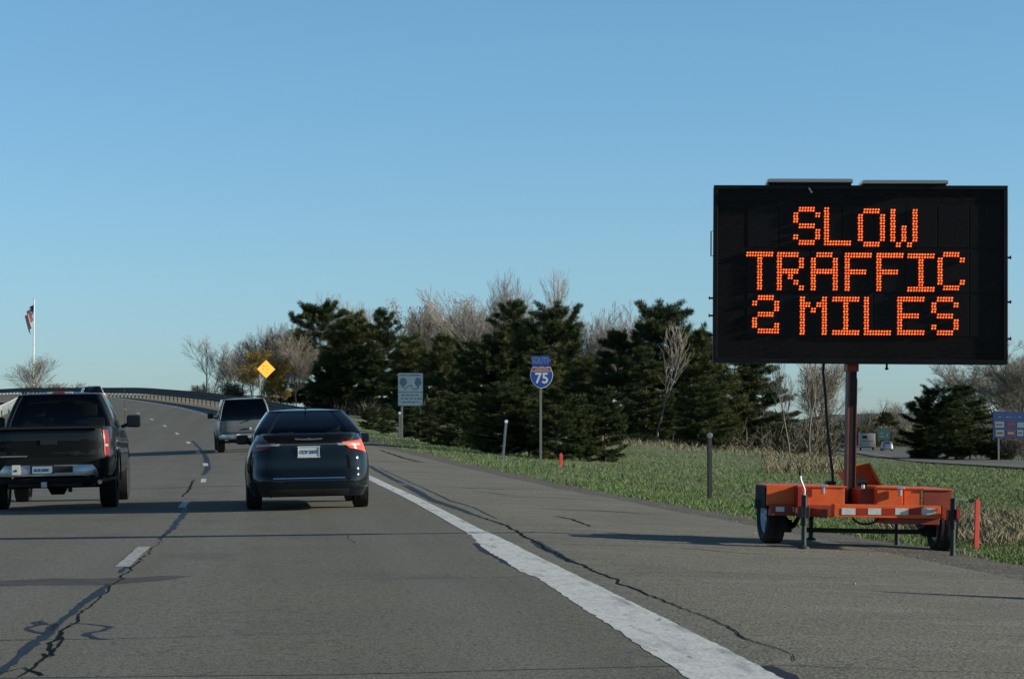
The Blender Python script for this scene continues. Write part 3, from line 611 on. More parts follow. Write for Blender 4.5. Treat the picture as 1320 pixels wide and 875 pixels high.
def make_suv(loc,rz,label,paint='suvpaint',detail=True,cat='SUV'):
    t=empty('sport_utility_vehicle',loc,label,cat,rot=rz)
    belt=lambda y: float(np.interp(y,[-2.5,1.0,1.3,2.2,2.5],[1.19,1.16,1.14,1.05,.9]))
    S=Shell(.975,2.5,8,.47,[(0,.95,.03,.1),(.2,.985,.0,.03),(.45,1.0,.0,0),(.7,.99,.005,.01),(1,.955,.03,.10)],belt,.01)
    S.build('body',paint,t,[(-1.45,.45,.41),(1.62,.45,.41)])
    greenhouse(t,[(1.16,.93,-2.47,1.35),(1.30,.905,-2.45,1.18),(1.65,.83,-2.36,.78),(1.88,.74,-2.26,.50)],.05,paint,'darkglass',[(1,10),(11,19),(20,28)],rearcols=(0,16),rc=.07,rear_t=(0,8))
    for sx in (-1,1):
        wheel(t,sx*.84,-1.45,.385,.26); wheel(t,sx*.84,1.62,.385,.26)
        for z0,z1 in ((.79,.965),(.975,1.12)):
            q=((.84,z0),(.985,z0),(.985,z1),(.84,z1)); q=q if sx>0 else tuple((-q[i][0],q[i][1]) for i in (1,0,3,2))
            S.patch('tail_light','taillight_dark',t,q,.015,.03,5,3)
        mirror(t,sx*1.12,.78,1.30,.22,.19,'plastic',.09)
        mb=MB(); mb.tube([(sx*.60,-2.0,1.93),(sx*.60,-1.9,1.985),(sx*.60,.1,1.985),(sx*.60,.25,1.94)],.018,8); mb.build('roof_rail','plastic',t,True)
    mb=MB(); mb.box((0,-1.85,1.975),(1.2,.05,.03),None,.01); mb.box((0,-.4,1.975),(1.2,.05,.03),None,.01); mb.build('roof_crossbar','plastic',t)
    S2=Shell(.985,2.60,6,.40,[(0,.94,.05,.1),(.3,.99,.0,.03),(1,1.0,.02,.10)],lambda y:.80,.0)
    S2.patch('rear_bumper','dullchrome',t,((-1.25,.50),(1.25,.50),(1.22,.66),(-1.22,.66)),.0,.10,40,5)
    S2.patch('bumper_pad','plastic',t,((-1.1,.66),(1.1,.66),(1.1,.70),(-1.1,.70)),.005,.10,30,2)
    S.patch('tailgate_ledge',paint,t,((-.83,.74),(.83,.74),(.83,.775),(-.83,.775)),.03,.04,12,2)
    y=S.Q(0,.9).y
    mb=MB(); mb.prism([(-.12,.80),(.12,.80),(.08,.86),(-.08,.86)],y-.035,y); mb.build('tailgate_handle','plastic',t)
    mb=MB(); mb.box((.19,y-.012,.845),(.07,.012,.075),None,.003); mb.build('tailgate_sticker','whitetape',t)
    mb=MB(); mb.box((-.25,-2.615,.60),(.13,.012,.13),None,.004); mb.build('bumper_tag','whitetape',t); mb=MB(); mb.box((-.25,-2.625,.60),(.035,.006,.04)); mb.build('tag_hole','plastic',t)
    mb=MB(); mb.box((.12,-2.613,.59),(.29,.01,.12),None,.003); mb.build('licence_plate','plateink',t); mb=MB(); mb.box((.12,-2.621,.618),(.20,.006,.028)); mb.build('plate_band','redsign',t)
    mb=MB(); mb.tube([(.42,-2.50,1.23),(.12,-2.52,1.13),(.03,-2.53,1.09)],[.014,.02,.026],6); mb.build('rear_wiper','plastic',t,True)
    mb=MB(); mb.lathe([(-.10,.30),(-.05,.34),(.05,.34),(.10,.30)],'Z',24,(-.05,-2.1,.42)); mb.build('spare_wheel','rubber',t,True)
    mb=MB(); mb.box((0,0,.46),(1.1,4.6,.10)); mb.box((0,-1.45,.37),(1.5,.09,.09)); mb.tube([(-.6,-2.0,.38),(-.6,-2.5,.36)],.035,8); mb.build('chassis','plastic',t)
    seats(t,[(-.7,1.22),(.3,1.25)],.42)
    return t
def ground_at(x,y): return (x,y,zs(x,y)+.002)
def heading(y): return math.atan2(-(c(y+4)-c(y-4)),8.0)   # turn left with the curve
def veh(fn,x,y,label,**k):
    rz=float(heading(y)); e=.8; dx,dy=math.cos(rz),math.sin(rz)
    roll=-math.atan2(zs(x+dx*e,y+dy*e)-zs(x-dx*e,y-dy*e),2*e); pitch=math.atan2(zs(x-dy*1.4,y+dx*1.4)-zs(x+dy*1.4,y-dx*1.4),2.8)
    return fn(ground_at(x,y),(pitch,roll,rz),label,**k)
def latx(px,y): return (px-353)*y/F
veh(make_sedan,latx(394,34.0)+.0,34.4,'dark slate blue sedan with its right tail light lit, nearest car in the right lane')
veh(make_pickup,latx(77,35.5),37.2,'black pickup truck with a dull chrome bumper, nearest vehicle in the left lane')
veh(make_suv,latx(313,79),81.5,'pewter grey sport utility vehicle with dark rear window, ahead of the slate blue sedan')
veh(make_pickup,latx(121,177),180,'small distant silver pickup truck beyond the roof of the black pickup',paint='silver',detail=False,lit=True)
def on_opp(px,py,fn,label,back=0,**k):
    h=hit(px,py,.1); rz=-math.atan(.224); return fn((h[0],h[1],h[2]+.01),(0,0,rz+back),label,**k)
def make_rv(loc,rz,label):
    t=empty('travel_trailer',loc,label,'travel trailer',rot=rz)
    mb=MB(); mb.box((0,3,1.62),(2.45,6.0,2.25),None,.12); mb.build('body','rvpaint',t,True)
    mb=MB(); mb.box((0,3,.48),(2.3,5.8,.12)); mb.box((0,-.08,.47),(2.3,.12,.12),None,.02); mb.build('bumper','plastic',t)
    mb=MB(); mb.box((0,-.012,1.50),(2.1,.02,.09)); mb.build('stripe','rvstripe',t)
    mb=MB(); mb.box((-.45,-.02,2.15),(.75,.03,.42),None,.03); w_=mb.build('window','solar',t)
    mb=MB(); mb.box((-.2,2,2.83),(.6,.7,.22),None,.05); mb.build('roof_unit','darkpost',t)
    for sx in (-1,1):
        mb=MB(); mb.box((sx*1.1,-.015,.95),(.12,.02,.22),None,.01); mb.build('tail_light','taillight_dark',t)
        wheel(t,sx*1.02,2.6,.36,.22); wheel(t,sx*1.02,3.5,.36,.22)
    return t
on_opp(1118.5,580.3,make_rv,'small cream travel trailer with one dark window on the far road')
on_opp(1143,580.8,make_sedan,'small pale blue car on the far road beside the travel trailer',paint='whitepaint',detail=False,lit=False,name='small_car')
on_opp(1080.5,578.3,make_suv,'small dark vehicle facing sideways left of the travel trailer on the far road',paint='truckpaint',detail=False,back=R(-60))

# ---------------------------------------------------------------- message board trailer
TX,TY=6.3,23.5; TZ=-.09
def at(px,py,y):   # world point seen at px,py at distance y along the road
    d=ray(px,py); t=(y-CAM[1])/d[1]; return Vector(CAM+d*t)
tr=empty('message_board_trailer',(TX,TY,TZ),'large black electronic message board with orange letters on an orange trailer','message board',rot=(0,R(1.3),0))
inv=Matrix.Rotation(R(1.3),4,'Y').inverted()
def tl(px,py,y): return inv@(at(px,py,y)-Vector((TX,TY,TZ)))
def pbox(px0,px1,py0,py1,yf,yb): # box whose front face (towards traffic) fills this rectangle
    a=tl(px0,py1,yf); b=tl(px1,py0,yf); return (((a.x+b.x)/2,(yf+yb)/2-TY,(a.z+b.z)/2),(abs(b.x-a.x),yb-yf,abs(b.z-a.z)))
def part(name,m,parent,*boxes,bev=.006,smooth=False):
    mb=MB()
    for b in boxes: mb.box(b[0],b[1],None,bev)
    return mb.build(name,m,parent,smooth)
fr=part('frame_bar','orange',tr,pbox(1075,1213,652,666,22.45,22.57))
for k,(a,b) in enumerate(((1085,1103),(1119,1136),(1154,1171),(1188,1206))): part('white_reflective_tape','whitetape',fr,pbox(a,b,655,663,22.443,22.448),bev=0)
for a,b in ((1104,1118),(1137,1153),(1172,1187)): part('red_reflective_tape','redtape',fr,pbox(a,b,655,663,22.443,22.448),bev=0)
fl=part('recessed_frame_bar','orange_dark',tr,pbox(993,1076,651,664,22.95,23.05))  # darker orange stands in for the shadow on this set-back bar
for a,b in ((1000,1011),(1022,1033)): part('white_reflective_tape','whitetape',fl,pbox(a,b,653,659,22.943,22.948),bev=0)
part('frame_crossbar','orange_dark',tr,pbox(1214,1228,652,668,22.6,22.7)); 
part('side_rail','orange_dark',tr,((-.79,.15,.42),(.07,1.5,.09))); part('side_rail','orange_dark',tr,((.81,.1,.40),(.07,1.5,.09))); part('side_rail','orange_dark',tr,((.60,-.45,.41),(.07,1.05,.09)));part('side_rail','orange_dark',tr,((-.60,-.45,.41),(.07,1.05,.09)));part('frame_crossbar','orange_dark',tr,((0,.85,.42),(1.7,.08,.09)))
part('battery_box','orange_dark',tr,pbox(1140,1211,667,675,22.5,22.9))
def shell_box(name,m,px0,px1,py0,py1,yf,yb,lip=True,parent=tr):
    c_,d=pbox(px0,px1,py0,py1,yf,yb); mb=MB(); mb.box(c_,d,None,.008)
    o=mb.build(name,m,parent)
    if lip: mb=MB(); mb.box((c_[0],c_[1],c_[2]+d[2]/2+.004),(d[0]+.03,d[1]+.03,.02),None,.005); mb.build('lid','orange',o)
    return o
# left fender: front panel, outer side coloured black for its shade and top plate round the tyre
fd=empty('fender',(0,0,0)); fd.parent=tr
c_,d=pbox(988,1026,627,651,23.0,23.02); x0=c_[0]-d[0]/2; x1=c_[0]+d[0]/2; zt=c_[2]+d[2]/2; zb_=c_[2]-d[2]/2
part('fender_panel','orange',fd,(c_,(d[0],.02,d[2])),bev=.003)
part('fender_top','orange',fd,(((x0+x1)/2,-.235,zt+.008),(d[0]+.02,.50,.016)),bev=.003)
part('fender_side','rubber',fd,((x0-.004,-.235,zt-.12),(.014,.46,.24)),bev=.003)
part('marker_light','darkpost',fd,((x0-.035,-.22,zt-.20),(.06,.05,.10)))
shell_box('battery_box','orange',1029,1089,628,651,22.99,23.95)
c_,d=pbox(1024,1030,627,652,22.99,23.0); part('divider_panel','redtape',tr,(c_,(d[0],.3,d[2])),bev=.003)
shell_box('control_box','orange',1130,1164,629,652,22.99,23.9); shell_box('control_box','orange',1165,1188,630,653,23.03,23.9)
f2=empty('fender',(0,0,0)); f2.parent=tr
c2,d2=pbox(1190,1227,632,656,23.02,23.04); part('fender_panel','orange_dark',f2,(c2,(d2[0],.02,d2[2])),bev=.003); part('fender_top','orange',f2,((c2[0],.0,c2[2]+d2[2]/2+.008),(d2[0]+.02,1.0,.016)),bev=.003); part('fender_side','orange_dark',f2,((c2[0]+d2[0]/2-.01,.02,c2[2]-.0),(.014,.95,d2[2])),bev=.003)
part('mast_base_box','orange_dark',tr,pbox(1108,1130,630,652,23.1,23.9)); part('deck_plate','blackmetal',tr,((0.02,.2,.455),(1.9,1.2,.012)),bev=.002)
# propped open lid behind the mast
p=[tl(1100,628,23.9),tl(1134,628,23.9),tl(1119,597,24.1),tl(1098,599,24.1)]; n=Vector((.03,-.02,.0))
mb=MB(); q=[v+Vector((0,.02,0)) for v in p]; mb.add(p+q,[(0,1,2,3),(7,6,5,4),(0,4,5,1),(1,5,6,2),(2,6,7,3),(3,7,4,0)]); o=mb.build('open_lid','orange',tr)
mb=MB(); p=[tl(1134,628,23.9),tl(1119,597,24.1),tl(1119,597,23.92),tl(1136,628,23.6)]; q=[v+Vector((.018,0,.01)) for v in p]; mb.add(p+q,[(0,1,2,3),(7,6,5,4),(0,4,5,1),(1,5,6,2),(2,6,7,3),(3,7,4,0)]); mb.build('lid_flange','orange',o)
mb=MB(); p=[tl(1079,610,23.95),tl(1092,627,23.7),tl(1103,627,23.7),tl(1092,608,23.95)]; q=[v+Vector((0,.02,.01)) for v in p]; mb.add(p+q,[(0,1,2,3),(7,6,5,4),(0,4,5,1),(1,5,6,2),(2,6,7,3),(3,7,4,0)]); mb.build('open_lid','orange_dark',tr)
# mast
a=tl(1090,652,23.4); b=tl(1107,470,23.4); mw=b.x-a.x; mx=(a.x+b.x)/2
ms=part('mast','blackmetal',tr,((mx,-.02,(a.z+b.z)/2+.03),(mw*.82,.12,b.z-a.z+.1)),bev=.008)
part('mast_edge','orange_dark',ms,((mx-mw*.33,-.084,(a.z+b.z)/2),(.018,.006,b.z-a.z-.1)),bev=0); part('mast_edge','orange_dark',ms,((mx+mw*.39,-.084,(a.z+b.z)/2),(.010,.006,b.z-a.z-.3)),bev=0)
part('mast_collar','orange_dark',ms,((mx,-.02,b.z-.03),(mw*1.05,.155,.09)),bev=.006)
part('mast_foot','orange',ms,((mx+.06,-.35,a.z-.02+.06),(.06,.06,.12))); mb=MB(); mb.tube([(mx+.06,-.35,a.z+.1),(mx+.06,-.35,a.z+.24)],.02,10); mb.build('winch_post','zinc',ms,True)
mb=MB(); mb.lathe([(-.05,.045),(.05,.045)],'X',16,(mx+.06,-.30,a.z+.27)); mb.build('winch_drum','blackmetal',ms,True)
# jacks
def jack(px,yj,ztop,zg,h=None):
    p=tl(px,640,yj); o=empty('jack',(p.x,yj-TY,0)); o.parent=tr
    mb=MB(); mb.tube([(0,0,ztop),(0,0,.28)],.032,12); mb.build('jack_tube','blackmetal',o,True)
    mb=MB(); mb.tube([(0,0,.28),(0,0,zg+.02)],.026,12); mb.build('jack_leg','darkpost',o,True)
    mb=MB(); mb.lathe([(zg-.005,.06),(zg+.012,.06),(zg+.03,.03)],'Z',16); mb.build('jack_foot','darkpost',o,True)
    mb=MB(); mb.box((0,.02,.42),(.11,.10,.12),None,.01); mb.build('jack_bracket','blackmetal',o)
    if h: mb=MB(); mb.tube([Vector(q) for q in h],.011,8); mb.build('crank_handle','zinc',o,True); mb=MB(); mb.tube([h[-1],tuple(Vector(h[-1])+Vector((.05,0,.012)) if len(h)<4 else Vector(h[-1])+Vector((0,0,.05)))],.018,8); mb.build('handle_grip','plastic',o,True)
jack(1037,22.5,.60,-.0+.05,[(0,0,.60),(.0,0,.66),(-.045,-.01,.76),(-.05,-.01,.80)])
jack(1229,22.35,.60,-.02+.0,[(0,0,.58),(.02,0,.60),(.17,0,.575)])
jack(1157,24.2,.42,-.02); jack(1046,24.4,.42,.05)
part('side_light','redtape',tr,pbox(1233,1238,656,668,22.3,22.33),bev=.003)
# axle, springs, wheels
mb=MB(); a=tl(1035,683,23.5); b=tl(1190,685,23.5); mb.box(((a.x+b.x)/2,0,(a.z+b.z)/2),(b.x-a.x,.06,.05),None,.006); mb.build('axle','blackmetal',tr)
for sx,zc in ((-.72,.24),(.74,.22)):
    mb=MB(); mb.tube([(sx,-.36,.36),(sx,-.18,.27),(sx,0,.235),(sx,.18,.27),(sx,.36,.36)],[.02,.028,.036,.028,.02],8); mb.build('leaf_spring','blackmetal',tr,True)
    mb=MB(); mb.box((sx+.08*(1 if sx>0 else -1),0,zc),(.16,.13,.14),None,.02); mb.build('hub_bracket','blackmetal',tr)
def trailer_wheel(x,r=.315,w_=.20):
    wz=.315-.004+(.022 if x<0 else -.022); wheel(tr,x,0,r,w_,'rimpale'); o=tr_children(tr)[-1]; o.location=(x,0,wz)
def tr_children(t): return [o for o in bpy.data.objects if o.parent==t and o.name.startswith('wheel')]
for x in (-.94,.96):
    t_=wheel(tr,x,0,.30,.20,'rimpale'); t_.location=(x,0,.30+(.055 if x<0 else .0)-.005)
mb=MB(); mb.lathe([(.82,.05),(.86,.05),(.865,.02)],'X',16,(0,0,.30)); mb.build('hub_cap','zinc',tr,True)
# latches, hose, cable
for px,py in ((1060,631),(1159,634)):
    p=tl(px,py,22.95); mb=MB(); mb.box((p.x,p.y-.02,p.z),(.03,.07,.09),None,.008); mb.box((p.x,p.y-.05,p.z+.045),(.08,.03,.025),None,.006); mb.build('latch','zinc',tr)
mb=MB(); P_=[tl(px,py,22.6) for px,py in ((1098,665),(1102,671),(1110,675),(1120,675),(1129,672),(1135,664))]; mb.tube(P_,.012,8); mb.build('hose_loop','cable',tr,True)
mb=MB(); P_=[tl(px,py,23.55) for px,py in ((1062,466),(1061,480),(1064,510),(1066,545),(1070,585),(1073,608),(1074,626))]; mb.tube(P_,.016,8); mb.build('power_cable','cable',tr,True)
part('cable_box','blackmetal',tr,pbox(1066,1078,620,628,23.5,23.6))
# board
BY=23.25; bc=tl(1108.5,353.5,BY)
bd=empty('display_board',bc,rot=(0,R(-.75),R(-10))); bd.parent=tr
s_=120.6; BW,BH=381/s_,232.5/s_
part('housing','board',bd,((0,.14,0),(BW,.24,BH)),bev=.012)
fm=MB(); t=.045
for (a,b,cx_,cz_) in ((BW,t,0,BH/2-t/2),(BW,t,0,-BH/2+t/2),(t,BH-2*t-.004,-BW/2+t/2,0),(t,BH-2*t-.004,BW/2-t/2,0)): fm.box((cx_,.004,cz_),(a,.03,b),None,.004)
fm.build('face_frame','board',bd)
mb=MB(); mb.box((0,.012,0),(BW-.08,.012,BH-.08)); face=mb.build('display_face','boardface',bd)
mb=MB()
for r_,y0 in enumerate((291,349.5,407)):
    for k in range(8):
        mb.box((((964+18+k*41.2)-1108.5)/s_,.0068,(353.5-y0)/s_),(.325,.006,.455),None,.002)
mo=mb.build('character_modules','module',bd); mo['kind']='stuff'
G={'S':".###.|#...#|#....|.###.|....#|#...#|.###.",'L':"#....|#....|#....|#....|#....|#....|#####",'O':".###.|#...#|#...#|#...#|#...#|#...#|.###.",'W':"#...#|#...#|#...#|#.#.#|#.#.#|#.#.#|.#.#.",
'T':"#####|..#..|..#..|..#..|..#..|..#..|..#..",'R':"####.|#...#|#...#|####.|#.#..|#..#.|#...#",'A':".###.|#...#|#...#|#####|#...#|#...#|#...#",'F':"#####|#....|#....|####.|#....|#....|#....",'I':"#####|..#..|..#..|..#..|..#..|..#..|#####",
'C':".###.|#...#|#....|#....|#....|#...#|.###.",'2':".###.|#...#|....#|.###.|#....|#...#|.####",'M':"#...#|##.##|#.#.#|#...#|#...#|#...#|#...#",'E':"#####|#....|#....|####.|#....|#....|#####"}
for (row,y0) in (((('S',1021,265),('L',1061,265.5),('O',1105,267),('W',1147,267.5)),0),((('T',960,324),('R',1000,324.5),('A',1044,324.5),('F',1088,325),('F',1129,325),('I',1169,325.5),('C',1208,323.5)),0),((('2',968,381),('M',1030,382.5),('I',1072,382.5),('L',1113,382.5),('E',1156,382),('S',1200,382)),0)):
    for ch,px,py in row:
        mb=MB()
        for r_,line in enumerate(G[ch].split('|')):
            for c__,q in enumerate(line):
                if q!='#': continue
                for i in range(2):
                    for j in range(2):
                        x=(px+c__*7.15+1.9+i*3.55+ (1-j)*.5 -1108.5)/s_; z=(353.5-(py+r_*7.25+1.9+j*3.6))/s_
                        mb.lathe([(.003,.0112),(-.008,.009),(-.011,.004)],'Y',8,(x,0,z))
        mb.build('lit_letter','glow',bd,fix=True)
for k,(a,b,y0) in enumerate(((988,1099,229),(1111,1222,230.5))):
    cx_=((a+b)/2-1108.5)/s_; w_=(b-a)/s_; sp=empty('solar_panel',(cx_,.25,(353.5-y0)/s_-.015),rot=(R(1.5),0,0)); sp.parent=bd
    mb=MB(); mb.box((0,0,0),(w_,.62,.035),None,.005); mb.build('panel_frame','alu',sp); mb=MB(); mb.box((0,0,.0195),(w_-.05,.57,.004)); mb.build('solar_cells','solar',sp)
    mb=MB(); mb.box((0,-.11,-.045),(w_-.03,.26,.052),None,.006); mb.build('panel_mount','board',sp)
for sx,pys in ((-1,(296,311,385,408,434)),(1,(330,388,436))):
    for k,py in enumerate(pys):
        z=(353.5-py)/s_
        if sx<0 and k<2: continue
        mb=MB(); mb.box((sx*(BW/2+.02),.10,z),(.05,.03,.02),None,.004); mb.box((sx*(BW/2+.042),.08,z),(.012,.05,.035),None,.003); mb.build('door_latch','darkpost',bd)
mb=MB(); x=-BW/2-.025; mb.tube([(x+.03,.10,.47),(x,.10,.47),(x,.10,.20),(x+.03,.10,.20)],.007,6); mb.build('grab_handle','darkpost',bd,True)
mb=MB(); mb.tube([(.30,.1,-BH/2),(.30,.1,-BH/2-.05)],.012,6); mb.lathe([(-BH/2-.065,.015),(-BH/2-.05,.022),(-BH/2-.04,.012)],'Z',10,(.30,.1,0)); mb.build('light_sensor','blackmetal',bd,True)
mb=MB(); mb.tube([(-.55,-.012,BH/2-.03),(-.52,-.03,BH/2-.085)],.012,6); mb.build('padlock','zinc',bd)
mb=MB(); mb.box((mx+TX-bc.x-TX,.30,-.15),(.10,.08,1.3)); mb.build('rear_bracket','blackmetal',bd)
# ---------------------------------------------------------------- signs
def sign_base(name,px,py,label,cat,rz=0,hy=None):
    h=hit(px,py); return empty(name,(h[0],h[1],h[2]-.02),label,cat,rz=rz),h
def zat(py,y): return float(at(660,py,y).z)
def rect(poly=None): pass
# interstate route marker
t,h=sign_base('route_marker_sign',697,593,'blue SOUTH 75 interstate shield sign on a single post before the pines','road sign'); y=h[1]; g=h[2]-.02; sc=y/F
zc=zat(485,y)-g
mb=MB(); mb.box((0,.03,zc/2),(.09,.05,zc+.9),None,.006); mb.build('post','signpost',t)
xo=1.2*sc; 
z1=zat(458,y)-g; z0=zat(471.5,y)-g; wS=24.5*sc
mb=MB(); mb.box((xo-.02,-.02,(z0+z1)/2),(wS,.01,z1-z0),None,.02); o=mb.build('direction_plate','blue',t); text('SOUTH',(z1-z0)*.80,'palebluesign',o,(xo-.02,-.027,(z0+z1)/2),sx=.72,bold=.004)
zs1=zat(472,y)-g; zs0=zat(500.5,y)-g; H_=zs1-zs0; W_=30*sc
def shield(k): 
    pts=[(0,-.5),(.16,-.46),(.32,-.34),(.44,-.16),(.5,.06),(.49,.22),(.43,.36),(.39,.47),(.28,.485),(.14,.46),(0,.49)]
    pts=pts+[(-a,b) for a,b in pts[-2:0:-1]]; return [(a*k*W_+xo+.0,b*k*H_+(zs0+zs1)/2) for a,b in pts]
mb=MB(); mb.prism(shield(1.0),-.030,-.022); sh=mb.build('shield_border','whitesign',t)
mb=MB(); mb.prism(shield(.94),-.034,-.031); bl=mb.build('shield_plate','blue',sh)
zb0=(zs0+zs1)/2; mb=MB(); mb.prism([(xo-.405*W_,zb0+.29*H_),(xo+.405*W_,zb0+.29*H_),(xo+.36*W_,zb0+.43*H_),(xo+.2*W_,zb0+.44*H_),(xo,zb0+.455*H_),(xo-.2*W_,zb0+.44*H_),(xo-.36*W_,zb0+.43*H_)],-.038,-.035); rd=mb.build('shield_band','redsign',sh)
mb=MB(); mb.box((xo,-.0365,zb0+.275*H_),(.83*W_,.003,.018)); mb.build('shield_line','whitesign',sh)
text('INTERSTATE',.115*H_,'whitesign',sh,(xo,-.040,zb0+.365*H_),sx=.95); text('75',.66*H_,'whitesign',sh,(xo,-.036,zb0-.055*H_),sx=.96,bold=.012)
# picture sign on two posts
t,h=sign_base('highway_sponsor_sign',529,567,'square pale blue picture sign with two trees and a road, on two posts','road sign'); y=h[1]; g=h[2]-.02; sc=y/F
x0=-16*sc; x1=16.5*sc; z0=zat(523,y)-g; z1=zat(481,y)-g; zm=zat(505.5,y)-g; xm=(x0+x1)/2
for px in (518,542): mb=MB(); mb.box(((px-529)*sc,.03,z1/2-.1),(.10,.05,z1+.0),None,.006); mb.build('post','signpost' if px<530 else 'darkpost',t)
mb=MB(); mb.box((xm,-.015,(z0+z1)/2),(x1-x0,.012,z1-z0),None,.02); o=mb.build('sign_panel','palebluesign',t)
mb=MB(); mb.box((xm,-.024,zm),((x1-x0)*.94,.004,.035)); mb.build('sign_line','darkbluemark',o)
W_=x1-x0
text('ADOPT A HIGHWAY',.10,'darkbluemark',o,(xm,-.024,z1-.11),sx=1.18,bold=.002)
def blob(cx_,cz_,rx,rz_,name='tree_symbol'):
    mb=MB(); pts=[]
    for k in range(18):
        a=2*math.pi*k/18; rr=1+.10*math.sin(5*a+cx_*9); pts.append((cx_+rx*rr*math.cos(a),cz_+rz_*rr*math.sin(a)))
    mb.prism(pts,-.026,-.022); mb.prism([(cx_-.02,cz_-rz_*1.5),(cx_+.02,cz_-rz_*1.5),(cx_+.02,cz_-rz_*.9),(cx_-.02,cz_-rz_*.9)],-.026,-.022); mb.build(name,'darkbluemark',o)
blob(xm-W_*.29,zm+.50,.17,.21); blob(xm+W_*.30,zm+.50,.16,.22)
def stroke(pts,wd,m,par,y_=-.024,name='road_symbol'):
    mb=MB(); vs_=[]
    for k,p in enumerate(pts):
        a=pts[max(k-1,0)]; b=pts[min(k+1,len(pts)-1)]; dx,dz=b[0]-a[0],b[1]-a[1]; L=math.hypot(dx,dz); vs_+=[(p[0]-dz/L*wd/2,y_,p[1]+dx/L*wd/2),(p[0]+dz/L*wd/2,y_,p[1]-dx/L*wd/2)]
    mb.add(vs_,[(2*k,2*k+1,2*k+3,2*k+2) for k in range(len(pts)-1)]); mb.build(name,m,par)
stroke([(xm-.30,zm+.12),(xm-.22,zm+.22),(xm-.10,zm+.30),(xm+.04,zm+.34),(xm+.07,zm+.27),(xm+.07,zm+.19),(xm+.18,zm+.15),(xm+.34,zm+.16)],.045,'darkbluemark',o)
mb=MB(); r2=random.Random(3)
for rz_,k in ((.15,4),(.32,5),(.49,4)):
    x=xm-W_*.38+r2.random()*.1
    for q in range(k):
        w_=r2.uniform(.10,.22); mb.box((x+w_/2,-.023,zm-rz_),(w_,.003,.06)); x+=w_+.06
        if x>xm+W_*.4: break
k_=mb.build('small_marks','darkbluemark',o); k_['kind']='stuff'
# amber diamond
hy=152.; px=343.5; X0=(335.5-353)*hy/F; zg=zs(X0,hy); t=empty('warning_sign',(X0,hy,zg),'amber diamond warning sign on a thin post above the distant guardrail','road sign',rz=.42); sc=hy/F
zc=zat(476.5,hy)-zg; xo=(px-335.5)*sc; D=12.3*sc
mb=MB(); mb.box((0,.03,zc/2),(.075,.05,zc+.2),None,.005); mb.build('post','signpost',t)
dm=lambda k:[(xo-D*1.08*k,zc),(xo,zc-D*k),(xo+D*1.08*k,zc),(xo,zc+D*k)]
mb=MB(); mb.prism(dm(1),-.02,-.01); o=mb.build('sign_border','redborder',t); mb=MB(); mb.prism(dm(.93),-.026,-.021); o2=mb.build('sign_plate','yellowsign',o)
mb=MB()
for (a,b,w_) in ((-3.4,3.9,2.6),(.3,3.9,.8),(2.4,3.9,1),(-4.2,0,1.8),(2.4,0,1),(1.4,-4.4,.9)): mb.box((xo+a*sc,-.029,zc+b*sc),(w_*sc,.004,.9*sc))
k_=mb.build('small_marks','redborder',o2); k_['kind']='stuff'
# blue services sign with logos (right), partly out of frame
y=182.; sc=y/F; X0=at(1305,552,y).x; zg=zs(X0,y); t=empty('services_sign',(X0,y,zg),'wide navy blue sign with white and red logo panels beside the far road','road sign')
S1=lambda p:(p-1305)*sc*1.05; x0=S1(1279.5); x1=S1(1337); z1=zat(529.5,y)-zg; z0=zat(565,y)-zg
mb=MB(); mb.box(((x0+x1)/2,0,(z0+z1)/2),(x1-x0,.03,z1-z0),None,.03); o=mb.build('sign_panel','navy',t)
for px in (1287,1328): mb=MB(); mb.box((S1(px),.05,z1/2),(.14,.12,z1)); mb.build('post','signpost',t)
for (a,b,c1,d1,m,n2) in ((1282,1294,543,551,'shadedwhite','darkbluemark'),(1297,1308.5,543.5,549.5,'shadedred','greensign'),(1311,1320,544,551,'palebluesign',None),(1283,1294,554,562.5,'shadedwhite','shadedred'),(1297,1308.5,554,562.5,'shadedred','shadedwhite'),(1311,1319,554,562,'shadedwhite','greensign'),(1323,1333,544,551,'shadedwhite',None),(1323,1333,554,562,'shadedred',None)):
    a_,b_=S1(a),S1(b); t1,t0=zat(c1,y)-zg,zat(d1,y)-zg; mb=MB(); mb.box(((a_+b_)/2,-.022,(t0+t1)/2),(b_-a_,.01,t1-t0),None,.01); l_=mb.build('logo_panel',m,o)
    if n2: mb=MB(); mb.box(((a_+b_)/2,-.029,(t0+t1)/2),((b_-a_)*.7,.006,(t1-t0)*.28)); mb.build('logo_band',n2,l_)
mb=MB()
for a,b in ((1286.5,1290.5),(1297,1301),(1302.5,1304),(1309,1310),(1313,1316)): mb.box((S1((a+b)/2),-.018,zat(537,y)-zg),((b-a)*sc,.006,.07))
k_=mb.build('small_marks','palebluesign',o); k_['kind']='stuff'
# green sign behind the small cars
y=335.; sc=y/F; X0=at(1139,552,y).x; zg=zs(X0,y); t=empty('guide_sign',(X0,y,zg),'small dark teal sign on a post above the pale blue car','road sign'); x0,x1=(1130.7-1139)*sc,(1148-1139)*sc; z1=zat(551.5,y)-zg; z0=zat(567,y)-zg
mb=MB(); mb.box(((x0+x1)/2,0,(z0+z1)/2),(x1-x0,.03,z1-z0),None,.04); o=mb.build('sign_panel','greensign',t); mb=MB(); mb.box(((x0+x1)/2,.06,z1/2),(.15,.1,z1)); mb.build('post','darkpost',t)
for pts in (((1142.5,563),(1145,558.5)),((1134,562),(1137,563.5),(1139,561.5)),((1134,558.5),(1138,558))): stroke([((a-1139)*sc,zat(b,y)-zg) for a,b in pts],.12,'palebluesign',o,-.02,'sign_mark')
